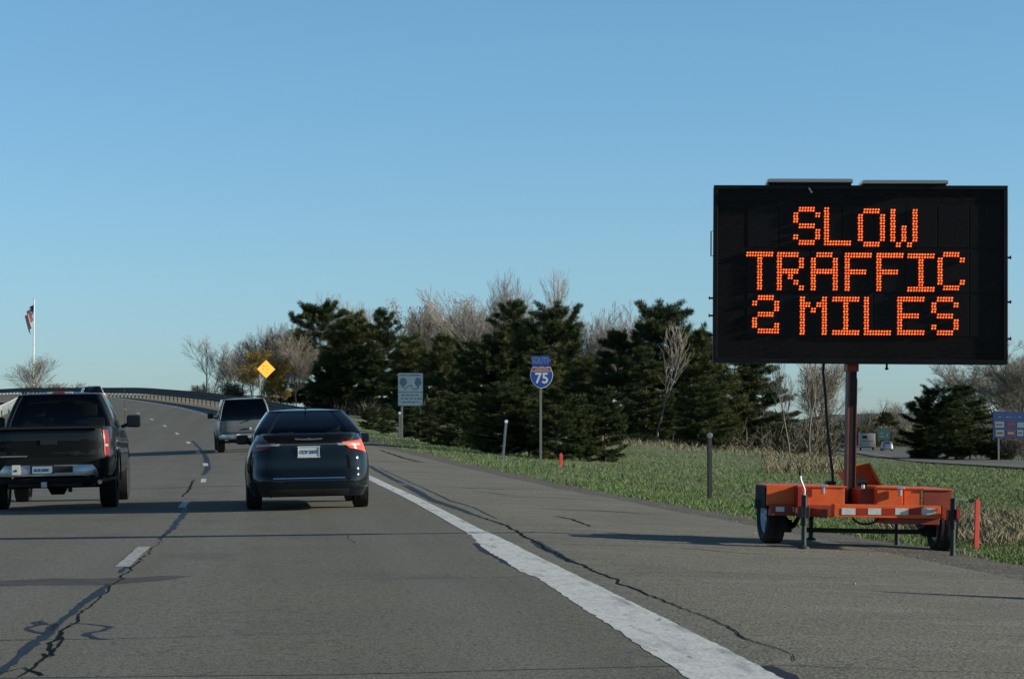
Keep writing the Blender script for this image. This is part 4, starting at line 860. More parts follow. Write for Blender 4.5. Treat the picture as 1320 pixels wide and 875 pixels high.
# delineators and stakes
def delineator(px,pyb,pyt,label,lean=0,dia=.075,m='darkpost',cap=.05,wid=.05,loc=None,hgt=None,rm='reflector'):
    h=loc if loc else hit(px,pyb); H=hgt if hgt else (pyb-pyt)*h[1]/F; t=empty('delineator_post',(h[0],h[1],h[2]-.03),label,'delineator',rot=(0,lean,0))
    mb=MB(); mb.prism([(-wid/2,0),(wid/2,0),(wid/2,H),(-wid/2,H)],-.004,.004); mb.prism([(-wid*.9,0),(-wid/2,0),(-wid/2,H),(-wid*.9,H)],.004,.02); mb.prism([(wid/2,0),(wid*.9,0),(wid*.9,H),(wid/2,H)],.004,.02); mb.build('post',m,t)
    mb=MB(); mb.lathe([(-.012,cap),(-.02,cap*.9),(-.022,.001)],'Y',20,(0,0,H-cap*.3)); mb.build('reflector',rm,t,True); return t
delineator(915,645,557,'dark delineator post with round grey reflector, nearest one left of the trailer',0,wid=.055,cap=.062,rm='galv')
delineator(648,592,541,'leaning pale delineator post with white round reflector left of the interstate shield',.09,m='galv',wid=.055,cap=.065)
delineator(515,565,531,'far grey delineator post in front of the pale blue picture sign',0,m='galv',wid=.055,cap=.07)
t=empty('traffic_cone',(7.8,15.3,zs(7.8,15.3)),'orange traffic cone just outside the right edge, casting its pointed shadow on the shoulder','traffic cone')
mb=MB(); mb.lathe([(.03,.29),(.45,.18),(1.08,.045),(1.10,.03)],'Z',24); mb.build('cone','orange',t,True); mb=MB(); mb.lathe([(.62,.155),(.80,.122)],'Z',24); mb.build('reflective_band','whitetape',t,True); mb=MB(); mb.box((0,0,.015),(.7,.7,.03),None,.008); mb.build('base','rubber',t)
def stake(px,pyb,pyt,label,w_,tilt):
    h=hit(px,pyb); H=(pyb-pyt)*h[1]/F; mb=MB(); mb.box((0,0,H/2),(w_,w_*.5,H),None,.004); mb.prism([(-w_/2,H),(w_/2,H),(0,H+w_*.5)],-w_*.2,w_*.2); o=mb.build('marker_stake','stake'); o.location=(h[0],h[1],h[2]-.03); o.rotation_euler=(0,tilt,.1); return tag(o,label,'stake','red marker stakes along the verge')
stake(1258,712,640,'tall red wooden stake standing right of the orange trailer',.055,.04); stake(723,601,584,'small far red stake in the grass right of the interstate shield post',.11,0.02)
# ---------------------------------------------------------------- guardrails
def guardrail(label,path,z0,z1,mrail,mpost,step,name='guardrail',thr=1,pw=.2,terminal=False):
    """path: list of (x,y); rail face towards the road"""
    x,y=path[0]; t=empty(name,(x,y,zs(x,y)),label,'guardrail'); o0=Vector((x,y,zs(x,y)))
    prof=[]; n=9 if thr==1 else 13
    for k in range(n): v=k/(n-1); prof.append((.035*math.cos(v*math.pi*(4 if thr==1 else 6)),z0+(z1-z0)*v))
    prof=prof+[(a-.012,b) for a,b in prof[::-1]]; vs_=[];fs=[]; N=len(prof)
    for k,(x,y) in enumerate(path):
        a=path[max(k-1,0)]; b=path[min(k+1,len(path)-1)]; tx,ty=b[0]-a[0],b[1]-a[1]; L=math.hypot(tx,ty); nx,ny=-ty/L,tx/L; zz=zs(x,y)
        for (o_,z) in prof: vs_.append(Vector((x+nx*o_,y+ny*o_,zz+z))-o0)
    for k in range(len(path)-1):
        for j in range(N): fs.append((k*N+j,k*N+(j+1)%N,(k+1)*N+(j+1)%N,(k+1)*N+j))
    fs+= [tuple(range(N)),tuple(range((len(path)-1)*N,len(path)*N))[::-1]]
    mb=MB(); mb.add(vs_,fs); mb.build('rail',mrail,t,True)
    acc=0; cnt=0; proto=None
    for k in range(1,len(path)):
        acc+=math.dist(path[k],path[k-1])
        if acc>=step:
            acc=0; x,y=path[k]; a=path[k-1]; ang=math.atan2(y-a[1],x-a[0])
            if proto is None:
                mb=MB(); mb.box((0,0,(z1-.04)/2-.1),(pw,pw*1.0,z1+.12),None,.01); proto=mb.build('post',mpost,t); p=proto
            else: p=proto.copy(); COL.objects.link(p); p.parent=t
            nx,ny=math.cos(ang-math.pi/2),math.sin(ang-math.pi/2); s1=1 if name=='guardrail' else -1
            p.location=Vector((x+nx*(pw/2+.05)*s1,y+ny*(pw/2+.05)*s1,zs(x,y)))-o0; p.rotation_euler=(0,0,ang); cnt+=1
    return t
ys_r=np.concatenate([np.arange(115,205,1.0),np.arange(205,440,1.0)])
pth=[(6.05+max(0,(122-y)*.12)+float(c(y)),float(y)) for y in ys_r]
gr=guardrail('long dark steel guardrail curving along the right side over the crest',pth,.46,1.10,'galv_dark','postwood',2.9,thr=2,pw=.24)
mb=MB(); x,y=pth[0]; mb.box((0,-.2,.95),(.55,.25,.22),None,.03); mb.build('end_marker','whitesign',gr)
p2=[]
for px,py,y in ((-25,548,158),(-6,541,163),(10,535,172),(20,531,185),(30,528,205),(36,526,230)):
    p2.append(((px-353)*y/F,y))
p2=[p[:2] for p in densify([(a,b,0) for a,b in p2],1.0)]
lg=guardrail('short bright silver guardrail at the left edge behind the black pickup',p2,.42,.80,'galv_bright','galv_bright',3.,pw=.14)
x,y=-353*167/F,167; mb=MB(); h0=Vector((p2[0][0],p2[0][1],zs(*p2[0]))); mb.box((Vector((x+.02,y-.25,zs(x,y)+.62))-h0),(.42,.06,.42),None,.02); mb.build('end_reflector','stake',lg)
# ---------------------------------------------------------------- flagpole
y=470.; sc=y/F; X0=at(42.5,552,y).x; zg=zs(X0,y)-1; t=empty('flagpole',(X0,y,zg),'tall white flagpole beyond the crest at the left','flagpole'); ztop=zat(390,y)-zg
mb=MB(); mb.tube([(0,0,0),(0,0,ztop)],[.20,.11],10); mb.build('pole','flagpole',t,True); mb=MB(); mb.lathe([(ztop,.05),(ztop+.15,.2),(ztop+.3,.05)],'Z',10); mb.build('finial','flagpole',t,True)
zh=zat(396,y); n1,n2=26,20; vs_=[]; uv=[]
for j in range(n2+1):
    v=j/n2
    for i in range(n1+1):
        u=i/n1; xx=-.18-(9.5*u*(1-u*.35)*(1-v)*(.9) + 3.4*u*v*.9)*sc*1.55 + math.sin(u*17+v*4)*.16*(1+u); zz=zh-(14*v+ (10*u**1.2)*(1-v)*1.5 + 27*u*v*.95)*sc; yy=math.sin(u*13+v*3)*.55*u; vs_.append((X0+xx,y+yy,zz)); uv.append((u,v))
fs=[(j*(n1+1)+i,j*(n1+1)+i+1,(j+1)*(n1+1)+i+1,(j+1)*(n1+1)+i) for j in range(n2) for i in range(n1)]
fm=bpy.data.materials.new('flag_stripes'); fm.use_nodes=True; nn=fm.node_tree; b_=nn.nodes['Principled BSDF']; b_.inputs['Roughness'].default_value=.8
at_=nn.nodes.new('ShaderNodeUVMap'); sp_=nn.nodes.new('ShaderNodeSeparateXYZ'); nn.links.new(at_.outputs[0],sp_.inputs[0])
def mth(op,a,b=None):
    n_=nn.nodes.new('ShaderNodeMath'); n_.operation=op
    for k,q in enumerate((a,b)):
        if q is None: continue
        if isinstance(q,(int,float)): n_.inputs[k].default_value=q
        else: nn.links.new(q,n_.inputs[k])
    return n_.outputs[0]
st=mth('MODULO',mth('FLOOR',mth('MULTIPLY',sp_.outputs[1],13)),2); ca=mth('MULTIPLY',mth('LESS_THAN',sp_.outputs[0],.4),mth('LESS_THAN',sp_.outputs[1],.5385))
m1=nn.nodes.new('ShaderNodeMix'); m1.data_type='RGBA'; m1.inputs[6].default_value=(.42,.02,.03,1); m1.inputs[7].default_value=(.72,.72,.70,1); nn.links.new(st,m1.inputs[0])
vo=nn.nodes.new('ShaderNodeTexVoronoi'); vo.inputs['Scale'].default_value=22; nn.links.new(at_.outputs[0],vo.inputs['Vector']); star=mth('LESS_THAN',vo.outputs[0],.22)
m2=nn.nodes.new('ShaderNodeMix'); m2.data_type='RGBA'; m2.inputs[6].default_value=(.02,.03,.10,1); m2.inputs[7].default_value=(.6,.6,.6,1); nn.links.new(star,m2.inputs[0])
m3=nn.nodes.new('ShaderNodeMix'); m3.data_type='RGBA'; nn.links.new(ca,m3.inputs[0]); nn.links.new(m1.outputs[2],m3.inputs[6]); nn.links.new(m2.outputs[2],m3.inputs[7]); nn.links.new(m3.outputs[2],b_.inputs['Base Color'])
M['flag']=fm; mb=MB(); mb.add(vs_,fs); fo=mb.build('flag','flag',None,False,fix=False); ul_=fo.data.uv_layers.new(name='UVMap'); fo.data.polygons.foreach_set('use_smooth',[True]*len(fs))
for lp_ in fo.data.loops: ul_.data[lp_.index].uv=uv[lp_.vertex_index]
tag(fo,'American flag hanging limply from the tall white flagpole','flag')

def XL(px,y): a=(px-CX)/F; return y*np.tan(np.arctan(a)+YAW)
def PXL(x,y): return CX+F*np.tan(np.arctan(x/y)-YAW)
# ---------------------------------------------------------------- vegetation
def tubes(segs,ns=4):
    """segs: list of (p0,p1,r0,r1) -> verts, faces"""
    A=np.array([s_[0] for s_ in segs],float); B=np.array([s_[1] for s_ in segs],float); r0=np.array([s_[2] for s_ in segs]); r1=np.array([s_[3] for s_ in segs])
    d=B-A; d/=np.linalg.norm(d,axis=1)[:,None]+1e-9; ref=np.where(np.abs(d[:,2:3])>.9,[[1.,0,0]],[[0,0,1.]]); a=np.cross(d,ref); a/=np.linalg.norm(a,axis=1)[:,None]; b=np.cross(d,a)
    V=[]
    for k in range(ns):
        g=2*math.pi*k/ns; o=a*math.cos(g)+b*math.sin(g); V.append(A+o*r0[:,None])
    for k in range(ns):
        g=2*math.pi*k/ns; o=a*math.cos(g)+b*math.sin(g); V.append(B+o*r1[:,None])
    V=np.stack(V,1); n=len(segs); base=np.arange(n)[:,None]*2*ns
    F_=[np.concatenate([base+k,base+(k+1)%ns,base+ns+(k+1)%ns,base+ns+k],1) for k in range(ns)]
    return V.reshape(-1,3),np.concatenate(F_,0)
def needles(pts,dirs,n,ln,wd,rg):
    """clusters of thin needle sheaves round each point"""
    P=np.repeat(np.array(pts),n,0); D=np.repeat(np.array(dirs),n,0); m=len(P)
    r=rg.normal(0,1,(m,3)); r/=np.linalg.norm(r,axis=1)[:,None]; d=D*.75+r*.85; d[:,2]+=.18; d/=np.linalg.norm(d,axis=1)[:,None]
    a=np.cross(d,rg.normal(0,1,(m,3))); a/=np.linalg.norm(a,axis=1)[:,None]; L=(ln*rg.uniform(.6,1.25,m))[:,None]; w_=(wd*rg.uniform(.6,1.3,m))[:,None]; P=P+r*.09
    V=np.stack([P-a*w_*.5,P+a*w_*.5,P+d*L+a*w_*.15,P+d*L-a*w_*.15],1); i=np.arange(m)[:,None]*4
    return V.reshape(-1,3),np.concatenate([i,i+1,i+2,i+3],1)
def make_pine(seed,H=9.,Rm=3.0,gap=.12,top=.35,dense=1.0,bare=.0,round_=.6,mt='needle',lean=0):
    rg=np.random.default_rng(seed); rr=random.Random(seed); segs=[]; pts=[];dirs=[]
    tp=[Vector((0,0,0))]
    for k in range(1,11): tp.append(Vector((lean*H*(k/10)**2+rr.gauss(0,.04),rr.gauss(0,.04),H*k/10)))
    for k in range(10): segs.append((tp[k],tp[k+1],.16*(1-k/10.5)*H/9,.16*(1-(k+1)/10.5)*H/9))
    z=max(bare,.04)*H
    while z<H*.985:
        f=z/H; prof=(1-f)**round_*min(1,.55+f*1.6)
        nb=rr.choice([4,5,6]); a0=rr.random()*6.28
        for k in range(nb):
            if rr.random()<gap: continue
            az=a0+6.283*k/nb+rr.gauss(0,.25); L=Rm*prof*rr.uniform(.55,1.22)*(1.25 if rr.random()<.1 else 1)+.25; el=.12+.50*f**2+rr.gauss(0,.20)
            i=min(9,int(z/H*10)); base=tp[i].lerp(tp[i+1],z/H*10-i); p=base.copy(); d=Vector((math.cos(az)*math.cos(el),math.sin(az)*math.cos(el),math.sin(el)-.1)); n=max(3,int(L/.32)); r=.045*(L/3)+.012
            for q in range(n):
                d2=(d+Vector((rr.gauss(0,.10),rr.gauss(0,.10),.05*q/n+rr.gauss(0,.05)))).normalized(); p2=p+d2*(L/n); segs.append((p,p2,r*(1-q/n)+.006,r*(1-(q+1)/n)+.006)); 
                g=(q+1)/n
                if g>.25:
                    if rr.random()<.9: pts.append(p2); dirs.append(d2)
                    for s_ in (-1,1):
                        if rr.random()<.82:
                            sl=(.25+.55*(1-abs(g-.6)))*min(1,L/2)*rr.uniform(.5,1.2); sd_=(d2*.75+Vector((-d2.y,d2.x,0))*s_*rr.uniform(.5,1.0)+Vector((0,0,rr.uniform(-.05,.35)))).normalized(); m_=max(1,int(sl/.17)); pp=p2.copy()
                            for w_ in range(m_):
                                pn=pp+sd_*(sl/m_); segs.append((pp,pn,.010,.007)); pp=pn; pts.append(pp.copy()+Vector((rr.gauss(0,.04),rr.gauss(0,.04),rr.gauss(0,.03)))); dirs.append(sd_)
                p=p2; d=d2
            pts.append(p.copy()); dirs.append(d)
        z+=H*rr.uniform(.028,.046)*(1.0 if f>.2 else .8)
    for q in range(4): pts.append(tp[10]-Vector((0,0,q*.15))); dirs.append(Vector((0,0,1)))
    tv,tf=tubes([(tuple(a),tuple(b),c1,d1) for a,b,c1,d1 in segs],4)
    nv,nf=needles([tuple(p) for p in pts],[tuple(d) for d in dirs],int(52*dense),.23,.026,rg)
    a=np_mesh('trunk',tv,tf,'bark'); b=np_mesh('crown',nv,nf,mt); return a.data,b.data,H,(a,b)
def make_bare(seed,H=9.,spread=.5,stems=1,lv=5,mt='twig',tm='bark',r0=.11,buds=None,up=.35,droop=0,first=.25,thin=.009):
    rr=random.Random(seed); segs=[];tw=[];tips=[]
    def grow(p,d,L,r,l):
        n=4 if l<2 else 3
        for q in range(n):
            d=(d+Vector((rr.gauss(0,.09),rr.gauss(0,.09),up*.12*(1 if l else .3)-droop*.1*(l>2)))).normalized(); p2=p+d*(L/n); ra=max(thin,r*(1-.22*q/n)); rb=max(thin*.8,r*(1-.22*(q+1)/n)); (segs if l<3 else tw).append((tuple(p),tuple(p2),ra,rb)); p=p2
            if l<lv and (l>0 or q>=first*n):
                for b in range(rr.choice([1,2,2]) if l<lv-1 else rr.choice([1,2])):
                    az=rr.random()*6.283; pr=Vector((math.cos(az),math.sin(az),0)); pr=(pr-d*pr.dot(d)).normalized(); dd=(d*(1-spread*.55)+pr*spread*rr.uniform(.6,1.2)+Vector((0,0,up*.3))).normalized(); grow(p,dd,L*rr.uniform(.42,.62)*(1.15 if l==0 else 1),r*rr.uniform(.38,.52),l+1)
        if l<lv: grow(p,d,L*.55,r*.6,l+1)
        else: tips.append(tuple(p))
    for s_ in range(stems):
        a=rr.random()*6.28; k=0 if stems==1 else rr.uniform(.1,.3); grow(Vector((math.cos(a)*k,math.sin(a)*k,0)),Vector((math.cos(a)*k*.9,math.sin(a)*k*.9,1)).normalized(),H*.62*rr.uniform(.85,1),r0/math.sqrt(stems),0)
    v,f=tubes(segs,5); v2,f2=tubes(tw,3); mz=max(v2[:,2].max(),v[:,2].max()); sc=H/mz; a=np_mesh('trunk',v*sc,f,tm,smooth=True); b=np_mesh('crown',v2*[sc,sc,sc],f2,mt); ex=[a,b]
    if buds:
        rg=np.random.default_rng(seed); P=np.array(tips)*sc; P=P[rg.random(len(P))<buds[1]]; nv,nf=needles(P,np.tile([0,0,-.2],(len(P),1)),buds[2],.16,.06,rg); ex.append(np_mesh('foliage',nv,nf,buds[0]))
    return [o.data for o in ex],H,ex
def discard(obs):
    for o in obs: bpy.data.objects.remove(o)
PINES=[]
for args in (dict(seed=1,H=8.5,Rm=3.1,gap=.32,round_=.38),dict(seed=2,H=9,Rm=3.0,gap=.24,round_=.45,mt='needle2'),dict(seed=3,H=9.5,Rm=2.7,gap=.28,round_=.55,bare=.08),dict(seed=4,H=8,Rm=3.4,gap=.26,round_=.45,bare=.06),dict(seed=5,H=9,Rm=3.2,gap=.34,round_=.6,dense=.8,bare=.1,lean=.05),dict(seed=6,H=8,Rm=2.9,gap=.1,round_=.65,mt='needle2')):
    a,b,H,obs=make_pine(**args); PINES.append(((a,b),H)); discard(obs)
WX={'pine_tree':1.06,'bare_tree':1.35,'budding_tree':1.2}
def place_tree(name,meshes,H,x,y,h,wx,rz,label,cat,group,zoff=-.1):
    t=empty(name,(x,y,zs(x,y)+zoff),label,cat,group,rz=rz); wx*=WX.get(name,1); t.scale=(wx*h/H,wx*h/H,h/H)
    for me in meshes: o=bpy.data.objects.new(me.name.split('.')[0],me); COL.objects.link(o); o.parent=t
    return t
def by_px(px,y,ytop):
    x=float(at(px,552,y).x); return x,y,zat(ytop,y)-zs(x,y)+.1
GP='dark pine trees along the right side'
for k,(px,y,yt_,pi,wx,rz,lab) in enumerate([
 (412,130,402,0,1.05,.4,'leftmost dark pine with ragged layered top, above the slate blue sedan'),
 (452,124,406,1,.95,1.3,'dark pine second from the left end of the pine row'),
 (492,127,404,2,.9,2.2,'dark pine with a pointed forked top left of the pale blue picture sign'),
 (433,112,462,3,1.1,5.1,'low bushy pine under the leftmost pines just behind the sedan roof'),
 (530,118,436,1,1.05,3.3,'olive green pine directly behind the pale blue picture sign'),
 (572,121,436,5,1.0,.2,'olive green pine just right of the pale blue picture sign'),
 (612,116,446,3,1.0,4.0,'low dark pine between the picture sign and the leaning delineator'),
 (664,112,392,2,1.05,5.2,'tall dark pine behind the interstate shield, left of its post'),
 (640,104,440,3,1.05,2.6,'shorter dark pine behind the leaning white delineator'),
 (712,113,405,3,.95,1.1,'broad dark pine right behind the interstate shield'),
 (700,98,452,5,1.0,3.9,'low brownish pine at the foot of the interstate shield post'),
 (752,106,462,1,1.0,.9,'low dark pine right of the interstate shield beyond the small red stake'),
 (796,112,437,0,.85,2.9,'dark pine left of the pale slim bare tree'),
 (860,112,403,3,.95,4.4,'tall round topped dark pine left of the message board'),
 (832,103,450,2,1.1,5.9,'lower dark pine in front of the round topped pine'),
 (905,108,432,5,1.05,1.7,'dark pine against the left edge of the message board'),
 (945,116,440,4,1.15,.7,'open branched pine showing sky, below the lower left corner of the board'),
 (985,112,466,4,1.05,3.5,'sparse pine with drooping open limbs, last in the row before the mast'),
 (905,98,500,3,1.2,2.0,'low shrubby pine behind the nearest delineator post'),
 (1208,215,504,3,1.25,.3,'dark spreading pine left of the navy logo sign'),
 (1250,208,498,4,1.1,2.1,'dark pine touching the left side of the navy logo sign'),
 (1232,206,520,4,1.2,4.2,'lower dark pine between the two pines left of the navy logo sign'),
 (1192,222,538,0,1.0,1.5,'small dark pine at the left foot of the spreading pine by the far road'),
 (1143,470,532,2,1.5,1.0,'small dark pine on the skyline above the teal sign'),
 (1290,205,560,5,1.6,2.2,'low dark evergreen under the navy logo sign')]):
    if px<1100: y=float(np.clip(300-(px-412)*.32,178,300))+(y-112)*1.1
    x,y,h=by_px(px,y,yt_); (ms,H)=PINES[pi]; place_tree('pine_tree',ms,H,x,y,h,wx,rz,lab,'pine tree',GP)
for k,(px,pb,yt_,pi,wx,lab) in enumerate([(478,556,528,3,1.3,'lowest dark bush of the pine edge, just above the sedan mirror'),(500,561,522,4,1.1,'small pine close behind the left post of the pale blue picture sign'),(534,567,520,3,1.2,'small pine close behind the right post of the pale blue picture sign'),(560,573,515,1,1.2,'small bushy pine right of the picture sign posts'),(590,578,512,3,1.25,'small dark pine halfway between the picture sign and the leaning delineator'),(622,583,512,0,1.0,'small dark pine left of the leaning white delineator'),(650,588,500,3,1.2,'small dark pine behind the broken pale branches'),(682,590,498,4,1.0,'small olive pine just left of the interstate shield post'),(716,594,505,0,1.0,'small pale tipped pine between the shield post and the small red stake'),(748,596,515,4,1.0,'small dark pine behind the small red stake'),(780,598,505,0,.9,'small dark pine right of the small red stake')]):
    h_=hit(px,pb); h_=hit(px,pb-2); x,y=h_[0],h_[1]; (ms,H)=PINES[pi]; place_tree('pine_tree',ms,H,x,y,(pb-yt_)*y/F,wx,k*1.9,lab,'pine tree','young pines at the edge of the verge')
B={}
def reg(k,**a): ms,H,ex=make_bare(**a); B[k]=(ms,H); discard(ex)
reg('poplar',seed=11,H=11,spread=.55,stems=1,lv=4,mt='twig_pale',tm='palebark',up=.45,first=.2,thin=.012)
reg('poplar2',seed=12,H=11,spread=.50,stems=2,lv=4,mt='twig_pale',tm='palebark',up=.45,first=.2,thin=.012)
reg('round',seed=13,H=9,spread=.65,stems=1,lv=4,mt='twig',tm='bark',up=.3,first=.2,r0=.13)
reg('round2',seed=14,H=9,spread=.6,stems=2,lv=4,mt='twig',tm='bark',up=.35,first=.1)
reg('willow',seed=15,H=9,spread=.6,stems=2,lv=4,mt='willow',tm='bark',up=.3,buds=('willow',1.0,7))
reg('red',seed=16,H=9,spread=.5,stems=2,lv=4,mt='twig',tm='palebark',up=.5,buds=('redbud',.5,2))
reg('slim',seed=17,H=8,spread=.30,stems=1,lv=3,mt='twig_pale',tm='palebark',up=.6,r0=.06,first=.3,thin=.007)
reg('farA',seed=31,H=10,spread=.52,stems=2,lv=4,mt='twig_pale',tm='palebark',up=.45,first=.05,thin=.013)
reg('farB',seed=32,H=10,spread=.52,stems=4,lv=4,mt='twig_pale',tm='palebark',up=.6,first=.05,thin=.013)
reg('farC',seed=33,H=10,spread=.6,stems=2,lv=4,mt='twig',tm='bark',up=.35,first=.05,thin=.013)
reg('shrub',seed=18,H=3,spread=.6,stems=6,lv=3,mt='twig',tm='bark',up=.3,r0=.05,first=.0,thin=.012)
reg('big',seed=19,H=12,spread=.55,stems=2,lv=5,mt='twig',tm='bark',up=.25,r0=.2,first=.1,thin=.011)
reg('shrubg',seed=20,H=3,spread=.6,stems=6,lv=3,mt='twig',tm='bark',up=.3,r0=.05,first=.0,thin=.012,buds=('needle2',.7,3))
GB='bare trees without leaves'
def bare(kind,px,y,yt_,wx,rz,lab,group=GB,name='bare_tree',cat='bare tree'):
    if 240<px<400: y=y+140
    elif 400<px<930 and y>120: y=max(345-(px-449)*.25,250)+(y-150)
    elif px<1100 and y<100: y=172+(y-95)*1.5
    elif 1000<px<1100 and y<160: y=265
    x,y,h=by_px(px,y,yt_); ms,H=B[kind]; place_tree(name,ms,H,x,y,max(h,.8),wx,rz,lab,cat,group)
bare('round2',44,455,455,.95,1,'small bare tree behind the foot of the white flagpole')
bare('shrub',62,440,492,1.6,2,'low bare shrub just right of the flagpole tree','bare shrubs','bare_shrub','shrub'); bare('shrub',84,440,491,1.6,3,'low bare shrub left of the distant silver pickup, behind the guardrail','bare shrubs','bare_shrub','shrub')
bare('farC',270,205,432,.8,.5,'leftmost bare tree of the clump above the distant guardrail')
bare('farA',303,196,446,1.0,1.6,'low forked bare tree in the clump left of the amber diamond sign')
bare('farC',322,214,432,.7,2.2,'slim bare tree behind the yellow tinged tree')
bare('willow',334,150,452,1.1,.2,'yellow tinged budding tree just left of the amber diamond sign','yellow budding trees','budding_tree','budding tree')
bare('shrubg',300,186,494,1.3,.2,'green tinged bush at the foot of the forked bare tree','bare shrubs','bare_shrub','shrub'); bare('willow',356,170,488,.9,2.2,'low yellow bush under the amber diamond sign','yellow budding trees','budding_tree','budding tree')
bare('shrub',262,200,492,1.3,1.2,'low bare bush at the left foot of the leftmost bare tree','bare shrubs','bare_shrub','shrub')
for px,y,yt_,kd,wx,lab in ((347,186,414,'farB','.8','tall pale bare tree directly behind the amber diamond sign'),(360,180,408,'farA','.7','tallest pale bare tree right of the amber diamond sign'),(374,176,418,'farB','.8','pale bare tree half behind the leftmost pine'),(384,172,436,'farA','.7','pale bare tree low behind the edge of the leftmost pine')):
    bare(kd,px,y,yt_,float(wx)*1.1,px*.37,lab)
for px,y,yt_,kd,wx,rz,lab in ((449,158,384,'farB',.6,.3,'pale bare tree top rising between the first two pines'),(466,150,397,'farC',.8,1.3,'wide bare tree top behind the gap left of the forked pine'),(530,150,391,'red',.75,2.3,'bare tree top above the pale blue picture sign'),
 (566,158,401,'farB',.8,3.1,'bare tree top between the picture sign pines, leftmost of three'),(588,150,398,'farA',.8,.9,'bare tree top in the middle of the gap between the pine groups'),(604,155,404,'farC',.8,4.2,'bare tree top right of the gap between the pine groups'),(626,146,378,'farA',.85,5.2,'tall fan shaped bare tree left of the tallest pine'),(645,150,384,'farC',.8,.4,'bare tree close behind the left side of the tallest pine'),
 (664,140,352,'poplar2',.5,1.4,'pale bare tree top rising straight above the tallest pine'),(712,140,349,'poplar',.55,2.4,'highest pale bare tree top, right above the interstate shield pines'),(728,150,400,'red',.7,.1,'faint bare tree top right of the highest bare tree'),(776,148,392,'farB',.8,3.3,'pale bare tree in the sky gap between the two dark pine groups'),(763,160,430,'farA',.7,3.8,'low bare tree in the sky gap, left of the pale one'),
 (800,152,430,'red',.6,4.3,'reddish bare tree right of the sky gap'),(905,150,428,'round2',.6,4.9,'bare tree just left of the message board edge'),
 (846,89,412,'slim',1.2,.6,'slim pale bare tree in front of the round topped pine'),(1003,97,478,'slim',1.0,1.2,'thin bare sapling below the message board, left one'),(1044,91,430,'slim',1.15,2.2,'slim bare tree between the pines and the mast, taller right one'),(1018,92,455,'slim',1.1,3.2,'slim bare tree just left of the one beside the mast cable'),
 (1062,150,450,'round2',.7,.2,'bare tree with fine twigs seen either side of the hanging cable'),(1040,150,462,'red',.8,3.2,'fine bare tree low behind the slim bare trees'),
 (958,96,572,'slim',1.6,1.2,'tiny bare sapling at the edge of the field behind the delineator'),
 (1143,480,509,'round',1.0,.7,'round crowned bare tree far off above the travel trailer'),(1164,490,515,'round2',.9,1.7,'second far bare tree right of the round crowned one'),(1122,480,523,'round2',.9,1.9,'far bare tree just right of the mast'),
 (1303,215,424,'big',1.0,.7,'large bare tree at the right edge above the navy logo sign'),(1284,235,446,'big',.95,2.7,'wide arching bare tree right below the lower right corner of the board'),(1338,228,440,'big',.9,4.0,'bare tree mostly outside the right edge')):
    bare(kd,px,y,yt_-(9 if 400<px<820 and yt_<440 and y>120 else 0),wx,rz,lab)
GS='bare brown shrubs along the far road'
for k,(px,y,yt_,wx,lab) in enumerate(((1106,455,549,2.2,'brown shrub behind the travel trailer'),(1122,450,548,1.9,'brown shrub just right of the travel trailer roof'),(1155,440,545,1.9,'brown shrub behind the pale blue car'),(1172,400,550,1.6,'wide brown shrub right of the pale blue car'),(1190,370,554,1.5,'wide brown shrub before the dark pines, left one'),(1207,330,560,1.4,'wide brown shrub before the dark pines, right one'),(1262,215,560,1.2,'brown shrub at the left foot of the navy logo sign'),(1275,210,565,1.2,'brown shrub under the left post of the navy logo sign'),(1300,205,552,1.4,'brown shrub under the middle of the navy logo sign'),(1316,202,556,1.3,'brown shrub under the right of the navy logo sign'),(1238,212,568,1.2,'brown shrub at the foot of the dark pines by the far road'),(1070,470,556,2.2,'far brown shrub left of the mast'),(1052,470,560,2.2,'far brown shrub left of the hanging cable'))):
    bare('shrubg' if k%3==1 else 'shrub',px,y,yt_,wx,k*1.3,lab,GS,'bare_shrub','shrub')
# far-off woods reading as one mass
rg=np.random.default_rng(5); n=26000; ang=rg.uniform(0,1,n); yy=rg.uniform(470,760,n); px=rg.uniform(1000,1420,n); X=XL(px,yy); base=Z(X,yy); hh=(5.2+2.2*np.sin(px*.09)+1.2*np.sin(px*.23+2)+ (yy-470)*.010)*rg.uniform(.25,1,n)**.5
P=np.stack([X,yy,base+hh*rg.uniform(.0,1,n)],-1); nv,nf=needles(P,np.tile([0,0,.8],(n,1)),1,1.6,.35,rg)
tag(np_mesh('distant_woods',nv,nf,'scrub'),kind='stuff')
n=9000; px=rg.uniform(395,1075,n); yy=np.clip(300-(px-412)*.32,178,300)-8+rg.uniform(0,40,n); X=XL(px,yy); P=np.stack([X,yy,Z(X,yy)+rg.uniform(0,2.6,n)*rg.random(n)],-1); keep=(X-c(yy))>12; nv,nf=needles(P[keep],np.tile([0,0,.9],(keep.sum(),1)),2,1.1,.09,rg)
tag(np_mesh('undergrowth',nv,nf,'scrub'),kind='stuff')
